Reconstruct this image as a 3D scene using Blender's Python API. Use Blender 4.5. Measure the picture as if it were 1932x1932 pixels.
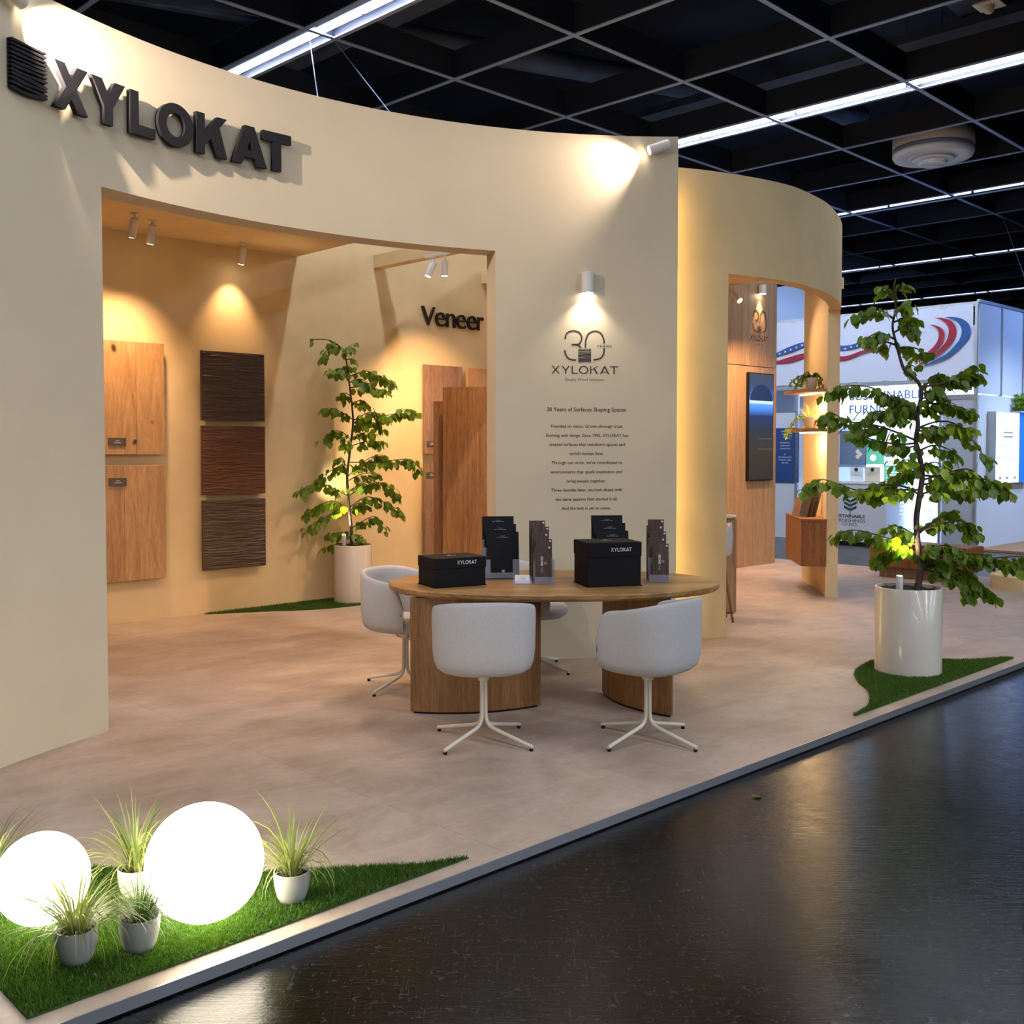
import bpy, math, random
import numpy as np
from mathutils import Vector, Matrix, noise as mnoise

for _o in list(bpy.data.objects):
    bpy.data.objects.remove(_o)
sc = bpy.context.scene
COL = sc.collection
random.seed(7)
pi = math.pi

# ------------------------------------------------------------------ camera
FPX, EYE, PITCH, HORIZON = 1970.0, 1.6, math.radians(2.0), 846.0
SHIFT = HORIZON - 966 + FPX * math.tan(PITCH)
cam_data = bpy.data.cameras.new('camera')
cam_data.sensor_width = 36.0
cam_data.lens = FPX / 1932 * 36.0
cam_data.shift_y = SHIFT / 1932
cam_data.clip_end = 300
cam = bpy.data.objects.new('camera', cam_data)
COL.objects.link(cam)
cam.location = (0, 0, EYE)
cam.rotation_euler = (pi / 2 - PITCH, 0, 0)
sc.camera = cam

# ------------------------------------------------------------------ view, world, hall light
vs = sc.view_settings
vs.view_transform = 'Standard'
vs.look = 'None'
vs.gamma = 1.0
vs.use_curve_mapping = False
vs.exposure = 1.42
sc.cycles.adaptive_threshold = 0.02
sc.cycles.max_bounces = 5
sc.cycles.diffuse_bounces = 3
sc.cycles.glossy_bounces = 2
sc.cycles.transmission_bounces = 4
sc.cycles.transparent_max_bounces = 8
sc.cycles.debug_use_spatial_splits = True
sc.cycles.caustics_reflective = False
sc.cycles.caustics_refractive = False
world = bpy.data.worlds.new('hall_air')
sc.world = world
world.use_nodes = True
world.node_tree.nodes['Background'].inputs[0].default_value = (0.30, 0.42, 0.75, 1)
world.node_tree.nodes['Background'].inputs[1].default_value = 0.05
HALL = (0.85, 0.90, 1.0)        # colour of the hall tubes next to the warm booth lamps
TUBE_L = 44.0                   # radiance of a tube
# hall grid directions (rows of tubes run along HV)
HYAW = 0.7807
HU = Vector((math.sin(HYAW), math.cos(HYAW), 0))
HV = Vector((-math.cos(HYAW), math.sin(HYAW), 0))
GRID_Z = 6.0
G_U, G_V, U_0, V_0 = 1.9897, 1.8955, 8.4955, 9.378


def hall(a, b, z=0.0):
    return HU * a + HV * b + Vector((0, 0, z))


def area_row(a, b0, b1, watts_per_m):
    """a row of hall tubes that runs outside the picture"""
    d = bpy.data.lights.new('hall_row', 'AREA')
    d.shape = 'RECTANGLE'
    d.size = abs(b1 - b0)
    d.size_y = 0.10
    d.energy = watts_per_m * d.size
    d.color = HALL
    o = bpy.data.objects.new('hall_row', d)
    COL.objects.link(o)
    o.location = hall(a, (b0 + b1) / 2, GRID_Z - 0.02)
    o.rotation_euler = (0, 0, math.atan2(HV.y, HV.x))
    return o


ROW_W = 9.7
area_row(0.69, -22, -3, ROW_W * 1.2)
area_row(0.69, -3, 12, ROW_W * 0.9)
area_row(-5.3, -28, -5, ROW_W * 0.8)
area_row(-11.3, -30, -7, ROW_W * 0.8)
area_row(6.66, -24, -1.0, ROW_W * 2.0)
area_row(12.62, -26, -6.5, ROW_W * 2.4)
area_row(18.6, -28, -9.0, ROW_W * 2.4)

# ------------------------------------------------------------------ frames
# booth frame: s along the aisle edge (away, right), t into the booth (away, left)
K0 = Vector((-1.264, 2.853, 0))
KD = Vector((0.7187, 0.6953, 0)).normalized()
KN = Vector((-KD.y, KD.x, 0))
KROT = math.atan2(KD.y, KD.x)


def K(s, t, z=0.0):
    return K0 + KD * s + KN * t + Vector((0, 0, z))


def toK(p):
    q = Vector((p[0], p[1], 0)) - K0
    return q.dot(KD), q.dot(KN)


def ray(px, py):
    a = (px - 966) / FPX
    b = -(py - 966 - SHIFT) / FPX
    c, s = math.cos(PITCH), math.sin(PITCH)
    return Vector((a, c + s * b, -s + c * b))


def G(px, py, z=0.0):
    r = ray(px, py)
    q = r * ((z - EYE) / r.z)
    return Vector((q.x, q.y, z))


def at(px, py, Y):
    r = ray(px, py)
    q = r * (Y / r.y)
    return Vector((q.x, q.y, q.z + EYE))


def onS(px, py, s):
    """sighting on the vertical plane s = const: returns t, z"""
    r = ray(px, py)
    lam = (s + K0.dot(KD)) / r.dot(KD)
    q = r * lam
    return q.dot(KN) - K0.dot(KN), q.z + EYE


def onT(px, py, t):
    r = ray(px, py)
    lam = (t + K0.dot(KN)) / r.dot(KN)
    q = r * lam
    return q.dot(KD) - K0.dot(KD), q.z + EYE


FC, FR = Vector((1.22, 4.03, 0)), 3.95       # concave front wall: centre and radius in plan


def FW(px, py):
    """sighting on the front wall: angle in radians, z"""
    r = ray(px, py)
    o = -FC
    a = r.x ** 2 + r.y ** 2
    b = 2 * (o.x * r.x + o.y * r.y)
    c = o.x ** 2 + o.y ** 2 - FR ** 2
    t = (-b + math.sqrt(b * b - 4 * a * c)) / (2 * a)
    q = r * t
    return math.atan2(q.y - FC.y, q.x - FC.x), q.z + EYE


def fwp(ang, r, z):
    return Vector((FC.x + r * math.cos(ang), FC.y + r * math.sin(ang), z))


# ------------------------------------------------------------------ mesh helpers
class MB:
    def __init__(self):
        self.v, self.f = [], []

    def add(self, verts, faces):
        n = len(self.v)
        self.v += [tuple(p) for p in verts]
        self.f += [tuple(i + n for i in f) for f in faces]
        return self

    def box(self, x0, x1, y0, y1, z0, z1, m=None):
        p = [(x0, y0, z0), (x1, y0, z0), (x1, y1, z0), (x0, y1, z0), (x0, y0, z1), (x1, y0, z1), (x1, y1, z1), (x0, y1, z1)]
        if m is not None:
            p = [m @ Vector(q) for q in p]
        return self.add(p, [(0, 3, 2, 1), (4, 5, 6, 7), (0, 1, 5, 4), (1, 2, 6, 5), (2, 3, 7, 6), (3, 0, 4, 7)])

    def rbox(self, x0, x1, y0, y1, z0, z1, r=0.01):
        """box whose edges are chamfered"""
        pts = []
        for z, i in ((z0, r), (z0 + r, 0), (z1 - r, 0), (z1, r)):
            a0, a1, b0, b1 = x0 + i, x1 - i, y0 + i, y1 - i
            e = r if i == 0 else r
            pts.append([(a0 + e, b0, z), (a1 - e, b0, z), (a1, b0 + e, z), (a1, b1 - e, z), (a1 - e, b1, z), (a0 + e, b1, z), (a0, b1 - e, z), (a0, b0 + e, z)])
        return self.loft(pts)

    def loft(self, rings, cap=True, close=True):
        n = len(rings[0])
        v = [p for r in rings for p in r]
        f = []
        for i in range(len(rings) - 1):
            for j in range(n if close else n - 1):
                k = (j + 1) % n
                f.append((i * n + j, i * n + k, (i + 1) * n + k, (i + 1) * n + j))
        if cap:
            f.append(tuple(reversed(range(n))))
            f.append(tuple((len(rings) - 1) * n + j for j in range(n)))
        return self.add(v, f)

    def lathe(self, prof, seg=32, c=(0, 0, 0), cap=True):
        rings = []
        for r, z in prof:
            rings.append([(c[0] + r * math.cos(2 * pi * j / seg), c[1] + r * math.sin(2 * pi * j / seg), c[2] + z) for j in range(seg)])
        return self.loft(rings, cap)

    def tube(self, pts, rad, seg=8, cap=True):
        pts = [Vector(p) for p in pts]
        rad = rad if hasattr(rad, '__len__') else [rad] * len(pts)
        rings = []
        prev = None
        for i, p in enumerate(pts):
            d = (pts[min(i + 1, len(pts) - 1)] - pts[max(i - 1, 0)])
            if d.length < 1e-9:
                d = Vector((0, 0, 1))
            d.normalize()
            if prev is None:
                a = d.orthogonal().normalized()
            else:
                a = (prev - d * prev.dot(d))
                a = a.normalized() if a.length > 1e-6 else d.orthogonal().normalized()
            prev = a
            b = d.cross(a)
            rings.append([p + (a * math.cos(2 * pi * j / seg) + b * math.sin(2 * pi * j / seg)) * rad[i] for j in range(seg)])
        return self.loft(rings, cap)

    def cyl(self, p0, p1, r, seg=20, r1=None):
        return self.tube([p0, p1], [r, r if r1 is None else r1], seg)

    def prism(self, poly, z0, z1):
        """polygon in xy swept in z"""
        n = len(poly)
        return self.loft([[(x, y, z0) for x, y in poly], [(x, y, z1) for x, y in poly]])

    def prism_y(self, poly, y0, y1):
        """polygon in xz swept in y; y0 is the near face"""
        return self.loft([[(x, y1, z) for x, z in poly], [(x, y0, z) for x, z in poly]])

    def grid(self, fn, nu, nv):
        v = [fn(i / nu, j / nv) for j in range(nv + 1) for i in range(nu + 1)]
        f = []
        for j in range(nv):
            for i in range(nu):
                a = j * (nu + 1) + i
                f.append((a, a + 1, a + nu + 2, a + nu + 1))
        return self.add(v, f)

    def ribbon(self, pts, w, y=0.0):
        """flat stroke in the xz plane"""
        P = [Vector((p[0], p[1])) for p in pts]
        L, R = [], []
        for i, p in enumerate(P):
            d = P[min(i + 1, len(P) - 1)] - P[max(i - 1, 0)]
            d.normalize()
            nrm = Vector((-d.y, d.x)) * w / 2
            L.append((p.x + nrm.x, y, p.y + nrm.y))
            R.append((p.x - nrm.x, y, p.y - nrm.y))
        n = len(P)
        return self.add(L + R, [(i, n + i, n + i + 1, i + 1) for i in range(n - 1)])

    def mesh(self, name='m', smooth=False):
        me = bpy.data.meshes.new(name)
        me.from_pydata([tuple(p) for p in self.v], [], self.f)
        if smooth:
            me.polygons.foreach_set('use_smooth', [True] * len(me.polygons))
        me.update()
        return me

    def build(self, name, mat, parent=None, smooth=False, label=None):
        return link(name, self.mesh(name, smooth), mat, parent, label)


def link(name, me, mat=None, parent=None, label=None):
    o = bpy.data.objects.new(name, me)
    COL.objects.link(o)
    if mat is not None and len(me.materials) == 0:
        me.materials.append(mat)
    if parent is not None:
        o.parent = parent
    if label:
        o['label'] = label
    return o


def smooth_angle(o, deg=35):
    me = o.data
    me.polygons.foreach_set('use_smooth', [True] * len(me.polygons))
    try:
        me.set_sharp_from_angle(angle=math.radians(deg))
    except Exception:
        pass
    return o


def thing(name, label, cat, loc=(0, 0, 0), rotz=0.0, group=None):
    o = bpy.data.objects.new(name, None)
    COL.objects.link(o)
    o.empty_display_size = 0.05
    o.location = loc
    o.rotation_euler = (0, 0, rotz)
    o['label'] = label
    o['category'] = cat
    if group:
        o['group'] = group
    return o


def tag(o, label, cat, group=None):
    o['label'] = label
    o['category'] = cat
    if group:
        o['group'] = group
    return o


def structure(o, label=None):
    o['kind'] = 'structure'
    if label:
        o['label'] = label
    return o


def copy_tree(o, parent=None):
    c = o.copy()
    COL.objects.link(c)
    c.parent = parent
    for ch in list(o.children):
        copy_tree(ch, c)
    return c


def contour_mesh(contours, depth=0.0, bevel=0.0):
    """filled 2D contours (holes by even-odd); lies in xz, front towards -y"""
    cu = bpy.data.curves.new('c', 'CURVE')
    cu.dimensions = '2D'
    cu.fill_mode = 'BOTH'
    for c in contours:
        sp = cu.splines.new('POLY')
        sp.points.add(len(c) - 1)
        for p, (x, y) in zip(sp.points, c):
            p.co = (x, y, 0, 1)
        sp.use_cyclic_u = True
    cu.extrude = max(depth / 2 - bevel, 0.0)
    cu.bevel_depth = bevel
    if bevel:
        cu.bevel_resolution = 1
        cu.offset = -bevel
    o = bpy.data.objects.new('c', cu)
    me = bpy.data.meshes.new_from_object(o)
    bpy.data.objects.remove(o)
    bpy.data.curves.remove(cu)
    me.materials.clear()
    for v in me.vertices:
        x, y, z = v.co
        v.co = (x, -z, y)
    return me


def text_mesh(s, width=None, height=None, bold=0.0, depth=0.0, align='CENTER', res=2):
    """lettering in xz, front towards -y, centred on x = 0 (or starting there), baseline z = 0"""
    cu = bpy.data.curves.new('t', 'FONT')
    cu.body = s
    cu.size = 1.0
    cu.resolution_u = res
    cu.offset = bold
    cu.extrude = depth / 2
    o = bpy.data.objects.new('t', cu)
    me = bpy.data.meshes.new_from_object(o)
    bpy.data.objects.remove(o)
    bpy.data.curves.remove(cu)
    me.materials.clear()
    n = len(me.vertices)
    co = np.empty(n * 3)
    me.vertices.foreach_get('co', co)
    co = co.reshape(-1, 3)
    x0, x1 = co[:, 0].min(), co[:, 0].max()
    y1 = co[:, 1].max()
    if width:
        kx = width / (x1 - x0)
    else:
        kx = height / y1
    ky = height / y1 if height else kx
    out = np.empty_like(co)
    out[:, 0] = (co[:, 0] - (x0 + x1) / 2) * kx if align == 'CENTER' else (co[:, 0] - x0) * kx
    out[:, 1] = -co[:, 2]
    out[:, 2] = co[:, 1] * ky
    me.vertices.foreach_set('co', out.ravel())
    me.update()
    return me


def mesh_map(me, fn):
    for v in me.vertices:
        v.co = fn(v.co)
    me.update()
    return me


def shift(me, dx=0, dy=0, dz=0):
    me.transform(Matrix.Translation((dx, dy, dz)))
    return me


def bend(me_or_mb, R=FR):
    """wrap a flat xz piece onto the front wall (root at the wall, x along it)"""
    def f(c):
        th = c[0] / R
        r = R + c[1]
        return (r * math.sin(th), r * math.cos(th) - R, c[2])
    if isinstance(me_or_mb, MB):
        me_or_mb.v = [f(p) for p in me_or_mb.v]
        return me_or_mb
    return mesh_map(me_or_mb, f)


def catmull(P, n=10):
    P = [Vector(p) for p in P]
    out = []
    Q = [P[0] * 2 - P[1]] + P + [P[-1] * 2 - P[-2]]
    for i in range(1, len(Q) - 2):
        a, b, c, d = Q[i - 1], Q[i], Q[i + 1], Q[i + 2]
        for j in range(n):
            t = j / n
            out.append(0.5 * ((2 * b) + (c - a) * t + (2 * a - 5 * b + 4 * c - d) * t * t + (3 * b - a - 3 * c + d) * t ** 3))
    out.append(P[-1])
    return out


# ------------------------------------------------------------------ materials
def _nodes(name):
    m = bpy.data.materials.new(name)
    m.use_nodes = True
    nt = m.node_tree
    b = nt.nodes['Principled BSDF']
    return m, nt, b


def _noise(nt, scale, detail=4, rough=0.55, dist=0.0, vec=None):
    n = nt.nodes.new('ShaderNodeTexNoise')
    n.inputs['Scale'].default_value = scale
    n.inputs['Detail'].default_value = detail
    n.inputs['Roughness'].default_value = rough
    n.inputs['Distortion'].default_value = dist
    if vec is not None:
        nt.links.new(vec, n.inputs['Vector'])
    return n


def _coords(nt, scale=(1, 1, 1), rnd=False, kind='Object'):
    tc = nt.nodes.new('ShaderNodeTexCoord')
    mp = nt.nodes.new('ShaderNodeMapping')
    mp.inputs['Scale'].default_value = scale
    nt.links.new(tc.outputs[kind], mp.inputs['Vector'])
    if rnd:
        oi = nt.nodes.new('ShaderNodeObjectInfo')
        mul = nt.nodes.new('ShaderNodeMath')
        mul.operation = 'MULTIPLY'
        mul.inputs[1].default_value = 37.0
        nt.links.new(oi.outputs['Random'], mul.inputs[0])
        nt.links.new(mul.outputs[0], mp.inputs['Location'])
    return mp.outputs['Vector']


def _ramp(nt, fac, stops):
    r = nt.nodes.new('ShaderNodeValToRGB')
    e = r.color_ramp.elements
    while len(e) < len(stops):
        e.new(0.5)
    for i, (p, c) in enumerate(stops):
        e[i].position = p
        e[i].color = (*c, 1)
    nt.links.new(fac, r.inputs['Fac'])
    return r


def _bump(nt, b, height, strength=0.1, dist=0.01):
    n = nt.nodes.new('ShaderNodeBump')
    n.inputs['Strength'].default_value = strength
    n.inputs['Distance'].default_value = dist
    nt.links.new(height, n.inputs['Height'])
    nt.links.new(n.outputs['Normal'], b.inputs['Normal'])


def plain(name, col, rough=0.5, metal=0.0, bump=0.0, bscale=200.0, var=0.0, vscale=3.0, spec=0.5, coat=0.0):
    m, nt, b = _nodes(name)
    b.inputs['Base Color'].default_value = (*col, 1)
    b.inputs['Roughness'].default_value = rough
    b.inputs['Metallic'].default_value = metal
    b.inputs['Specular IOR Level'].default_value = spec
    b.inputs['Coat Weight'].default_value = coat
    v = _coords(nt)
    if var:
        n = _noise(nt, vscale, 2, 0.6, 0.0, v)
        lo = tuple(max(c * (1 - var), 0) for c in col)
        hi = tuple(min(c * (1 + var), 1) for c in col)
        r = _ramp(nt, n.outputs['Fac'], [(0.3, lo), (0.7, hi)])
        nt.links.new(r.outputs['Color'], b.inputs['Base Color'])
    if bump:
        n2 = _noise(nt, bscale, 1, 0.6, 0.0, v)
        _bump(nt, b, n2.outputs['Fac'], bump)
    return m


def emit(name, col, strength):
    m, nt, b = _nodes(name)
    b.inputs['Base Color'].default_value = (*col, 1)
    b.inputs['Emission Color'].default_value = (*col, 1)
    b.inputs['Emission Strength'].default_value = strength
    return m


def wood(name, dark, light, axis='x', freq=14.0, stretch=0.07, rough=0.5, bump=0.08, streak=0.5, dist=0.8):
    m, nt, b = _nodes(name)
    sc_ = {'x': (stretch, 1, 1), 'y': (1, stretch, 1), 'z': (1, 1, stretch)}[axis]
    v = _coords(nt, sc_, rnd=True)
    n1 = _noise(nt, freq, 4, 0.6, dist, v)
    n2 = _noise(nt, freq * 7, 2, 0.7, 0.2, v)
    mid = tuple((a + c) / 2 for a, c in zip(dark, light))
    r1 = _ramp(nt, n1.outputs['Fac'], [(0.30, dark), (0.5, mid), (0.70, light)])
    r2 = _ramp(nt, n2.outputs['Fac'], [(0.35, (1 - streak,) * 3), (0.6, (1, 1, 1))])
    mx = nt.nodes.new('ShaderNodeMixRGB')
    mx.blend_type = 'MULTIPLY'
    mx.inputs['Fac'].default_value = 1.0
    nt.links.new(r1.outputs['Color'], mx.inputs['Color1'])
    nt.links.new(r2.outputs['Color'], mx.inputs['Color2'])
    nt.links.new(mx.outputs['Color'], b.inputs['Base Color'])
    b.inputs['Roughness'].default_value = rough
    if bump:
        _bump(nt, b, n2.outputs['Fac'], bump, 0.005)
    return m


def add_knots(m, scale=3.2, size=0.10, col=(0.045, 0.02, 0.01)):
    nt = m.node_tree
    b = nt.nodes['Principled BSDF']
    src = b.inputs['Base Color'].links[0].from_socket
    v = _coords(nt, (1, 1, 0.7), rnd=True)
    w = _noise(nt, 9.0, 2, 0.5, 0.0, v)
    add = nt.nodes.new('ShaderNodeMixRGB')
    add.inputs['Fac'].default_value = 0.06
    nt.links.new(v, add.inputs[1]); nt.links.new(w.outputs['Color'], add.inputs[2])
    vo = nt.nodes.new('ShaderNodeTexVoronoi')
    vo.inputs['Scale'].default_value = scale
    nt.links.new(add.outputs[0], vo.inputs['Vector'])
    r = _ramp(nt, vo.outputs['Distance'], [(size * 0.5, (1, 1, 1)), (size, (0, 0, 0))])
    mx = nt.nodes.new('ShaderNodeMixRGB')
    nt.links.new(r.outputs[0], mx.inputs['Fac'])
    nt.links.new(src, mx.inputs[1])
    mx.inputs[2].default_value = (*col, 1)
    nt.links.new(mx.outputs[0], b.inputs['Base Color'])


def leafy(name, c1, c2, trans=0.35):
    m, nt, b = _nodes(name)
    oi = nt.nodes.new('ShaderNodeObjectInfo')
    n = _noise(nt, 6.0, 3, 0.6, 0.0, _coords(nt, kind='Object'))
    add = nt.nodes.new('ShaderNodeMath')
    add.operation = 'ADD'
    nt.links.new(oi.outputs['Random'], add.inputs[0])
    nt.links.new(n.outputs['Fac'], add.inputs[1])
    half = nt.nodes.new('ShaderNodeMath')
    half.operation = 'MULTIPLY'
    half.inputs[1].default_value = 0.5
    nt.links.new(add.outputs[0], half.inputs[0])
    r = _ramp(nt, half.outputs[0], [(0.2, c1), (0.8, c2)])
    nt.links.new(r.outputs['Color'], b.inputs['Base Color'])
    b.inputs['Roughness'].default_value = 0.42
    tr = nt.nodes.new('ShaderNodeBsdfTranslucent')
    bright = nt.nodes.new('ShaderNodeMixRGB')
    bright.blend_type = 'MULTIPLY'
    bright.inputs['Fac'].default_value = 1.0
    bright.inputs['Color2'].default_value = (1.6, 1.5, 0.7, 1)
    nt.links.new(r.outputs['Color'], bright.inputs['Color1'])
    nt.links.new(bright.outputs['Color'], tr.inputs['Color'])
    mix = nt.nodes.new('ShaderNodeMixShader')
    mix.inputs['Fac'].default_value = trans
    nt.links.new(b.outputs['BSDF'], mix.inputs[1])
    nt.links.new(tr.outputs['BSDF'], mix.inputs[2])
    nt.links.new(mix.outputs['Shader'], nt.nodes['Material Output'].inputs['Surface'])
    return m


def clear(name, tint=(0.93, 0.93, 0.97), fac=0.82, rough=0.05):
    m, nt, b = _nodes(name)
    b.inputs['Base Color'].default_value = (0.75, 0.75, 0.85, 1)
    b.inputs['Roughness'].default_value = rough
    t = nt.nodes.new('ShaderNodeBsdfTransparent')
    t.inputs['Color'].default_value = (*tint, 1)
    mix = nt.nodes.new('ShaderNodeMixShader')
    mix.inputs['Fac'].default_value = fac
    nt.links.new(b.outputs['BSDF'], mix.inputs[1])
    nt.links.new(t.outputs['BSDF'], mix.inputs[2])
    nt.links.new(mix.outputs['Shader'], nt.nodes['Material Output'].inputs['Surface'])
    return m


M = {}
M['greige'] = plain('paint_greige', (0.61, 0.53, 0.385), 0.85, var=0.03, vscale=2.0)
M['straw'] = plain('paint_straw', (0.73, 0.56, 0.305), 0.85, var=0.05, vscale=2.5)
M['grid_black'] = plain('grid_black', (0.011, 0.015, 0.031), 0.6)
M['flange'] = plain('flange_grey', (0.24, 0.30, 0.47), 0.45)  # lightened and blued to stand in for light missing under the grid
M['void'] = plain('ceiling_void', (0.008, 0.010, 0.020), 0.9)
M['duct'] = plain('duct_grey', (0.085, 0.105, 0.16), 0.6, var=0.3, vscale=1.5)
M['tube'] = emit('tube_glow', HALL, TUBE_L)
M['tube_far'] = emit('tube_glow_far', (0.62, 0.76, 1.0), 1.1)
M['housing'] = plain('lamp_housing', (0.35, 0.37, 0.42), 0.4)
M['white_paint'] = plain('lamp_white', (0.72, 0.70, 0.68), 0.45)
M['char'] = plain('charcoal_foam', (0.014, 0.014, 0.018), 0.8, spec=0.2, bump=0.2, bscale=400)
M['gloss_black'] = plain('gloss_black', (0.006, 0.006, 0.007), 0.12)
M['ink'] = plain('print_ink', (0.035, 0.028, 0.026), 0.8)
M['ink_soft'] = plain('print_ink_soft', (0.16, 0.13, 0.11), 0.8)
M['white_print'] = plain('white_print', (0.80, 0.82, 0.86), 0.6)
M['grey_print'] = plain('grey_print', (0.38, 0.40, 0.44), 0.6)
M['fabric'] = plain('seat_fabric', (0.58, 0.56, 0.56), 0.95, bump=0.5, bscale=420, var=0.07, vscale=160, spec=0.1)
M['cream_metal'] = plain('cream_metal', (0.66, 0.61, 0.50), 0.4)
M['black_plastic'] = plain('black_plastic', (0.012, 0.012, 0.013), 0.5, spec=0.18)
M['box_black'] = plain('box_card', (0.007, 0.007, 0.008), 0.7, spec=0.18, bump=0.15, bscale=500)
M['paper_black'] = plain('paper_black', (0.006, 0.006, 0.008), 0.5, spec=0.18)
M['acrylic'] = clear('acrylic', (0.90, 0.89, 0.95), 0.80)
M['paper'] = plain('paper_white', (0.75, 0.77, 0.78), 0.7)
M['pot_white'] = plain('pot_white', (0.62, 0.58, 0.50), 0.22, coat=0.3)
M['glaze'] = plain('glazed_pot', (0.36, 0.36, 0.335), 0.15)
M['soil'] = plain('soil', (0.035, 0.022, 0.014), 0.95, bump=1.0, bscale=60, var=0.5, vscale=40)
M['bark'] = plain('bark', (0.055, 0.036, 0.026), 0.8, bump=0.6, bscale=60, var=0.4, vscale=25)
M['globe'] = emit('opal_globe', (1.0, 0.88, 0.68), 6.5)
M['lamp_glow'] = emit('lamp_glow', (1.0, 0.86, 0.68), 14.0)
M['cool_glow'] = emit('cool_glow', (0.78, 0.88, 1.0), 9.0)
M['alu'] = plain('kerb_aluminium', (0.33, 0.34, 0.37), 0.35, metal=0.6)
M['mat'] = plain('turf_mat', (0.03, 0.075, 0.012), 0.95)
M['turf'] = leafy('turf_blades', (0.040, 0.108, 0.008), (0.115, 0.215, 0.018), 0.25)
M['blade'] = leafy('grass_leaf', (0.11, 0.165, 0.045), (0.33, 0.36, 0.14), 0.3)
M['needle'] = leafy('needle_leaf', (0.03, 0.075, 0.025), (0.085, 0.15, 0.05), 0.2)
M['leaf'] = leafy('tree_leaf', (0.085, 0.175, 0.012), (0.225, 0.325, 0.022), 0.40)
M['oak_top'] = wood('oak_worktop', (0.25, 0.120, 0.036), (0.54, 0.31, 0.11), 'x', 9, 0.10, 0.42, 0.05, 0.35)
M['oak_leg'] = wood('oak_veneer_leg', (0.19, 0.080, 0.021), (0.33, 0.150, 0.044), 'z', 30, 0.05, 0.5, 0.05, 0.4, 0.5)
M['oak_knotty'] = wood('oak_knotty', (0.40, 0.205, 0.078), (0.60, 0.36, 0.16), 'z', 11, 0.12, 0.55, 0.25, 0.2, 1.6)
M['oak_knotty2'] = wood('oak_knotty_dark', (0.33, 0.165, 0.062), (0.52, 0.30, 0.13), 'z', 11, 0.12, 0.55, 0.25, 0.2, 1.6)
M['carved_dark'] = wood('carved_dark', (0.030, 0.016, 0.011), (0.075, 0.044, 0.030), 'x', 30, 0.08, 0.34, 0.1, 0.4)
M['carved_red'] = wood('carved_red', (0.085, 0.030, 0.012), (0.19, 0.075, 0.030), 'x', 30, 0.08, 0.45, 0.1, 0.4)
M['carved_grey'] = wood('carved_grey', (0.060, 0.038, 0.024), (0.135, 0.090, 0.058), 'x', 30, 0.08, 0.5, 0.1, 0.4)
M['walnut'] = wood('walnut_veneer', (0.20, 0.105, 0.066), (0.37, 0.215, 0.145), 'z', 26, 0.05, 0.5, 0.05, 0.4)
M['beech'] = wood('beech_veneer', (0.46, 0.24, 0.10), (0.58, 0.33, 0.15), 'z', 26, 0.06, 0.5, 0.05, 0.2)
M['cherry'] = wood('cherry_board', (0.26, 0.120, 0.042), (0.43, 0.225, 0.088), 'z', 34, 0.04, 0.45, 0.05, 0.4, 0.5)
M['teak'] = wood('teak_cabinet', (0.22, 0.075, 0.022), (0.36, 0.14, 0.042), 'z', 22, 0.06, 0.5, 0.05, 0.4)
M['ash_clad'] = wood('oak_cladding', (0.33, 0.185, 0.088), (0.53, 0.335, 0.17), 'z', 34, 0.03, 0.55, 0.05, 0.35, 0.4)
M['leaflet'] = wood('leaflet_walnut', (0.060, 0.034, 0.024), (0.15, 0.090, 0.066), 'z', 60, 0.07, 0.4, 0.0, 0.5)
M['shelf_wood'] = wood('shelf_oak', (0.34, 0.17, 0.06), (0.50, 0.28, 0.12), 'x', 20, 0.08, 0.5, 0.05, 0.3)
M['plate'] = plain('label_plate', (0.085, 0.060, 0.048), 0.5)
M['stall_white'] = plain('stall_white', (0.56, 0.60, 0.66), 0.6)
M['stall_grey'] = plain('stall_grey', (0.40, 0.44, 0.48), 0.6)
M['banner'] = plain('banner_cloth', (0.60, 0.62, 0.70), 0.8, bump=0.3, bscale=4)
M['flag_red'] = plain('flag_red', (0.32, 0.012, 0.03), 0.7)
M['flag_blue'] = plain('flag_blue', (0.020, 0.085, 0.27), 0.7)
M['poster_blue'] = plain('poster_blue', (0.008, 0.05, 0.19), 0.6)
M['poster_green'] = plain('poster_green', (0.07, 0.25, 0.12), 0.6)
M['logo_green'] = plain('logo_green', (0.015, 0.05, 0.04), 0.7)
M['poster_dark'] = plain('poster_dark', (0.07, 0.08, 0.10), 0.5)
M['tan'] = plain('tan_print', (0.40, 0.26, 0.15), 0.7)
M['cream'] = plain('cream_print', (0.75, 0.66, 0.50), 0.7)
M['alu_post'] = plain('alu_post', (0.42, 0.44, 0.47), 0.35, metal=0.7)
M['lightbox'] = emit('lightbox_face', (0.80, 0.88, 1.0), 0.55)
M['sign_box'] = emit('sign_box_face', (0.72, 0.84, 1.0), 0.6)
M['box_blue'] = emit('lightbox_blue', (0.01, 0.10, 0.75), 0.5)
M['led'] = emit('led_strip', (1.0, 0.72, 0.36), 16.0)
M['led_yellow'] = emit('led_strip_amber', (1.0, 0.66, 0.20), 9.5)
M['sign_text'] = plain('sign_text_blue', (0.01, 0.03, 0.20), 0.6)


add_knots(M['oak_knotty'])
add_knots(M['oak_knotty2'])


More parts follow.
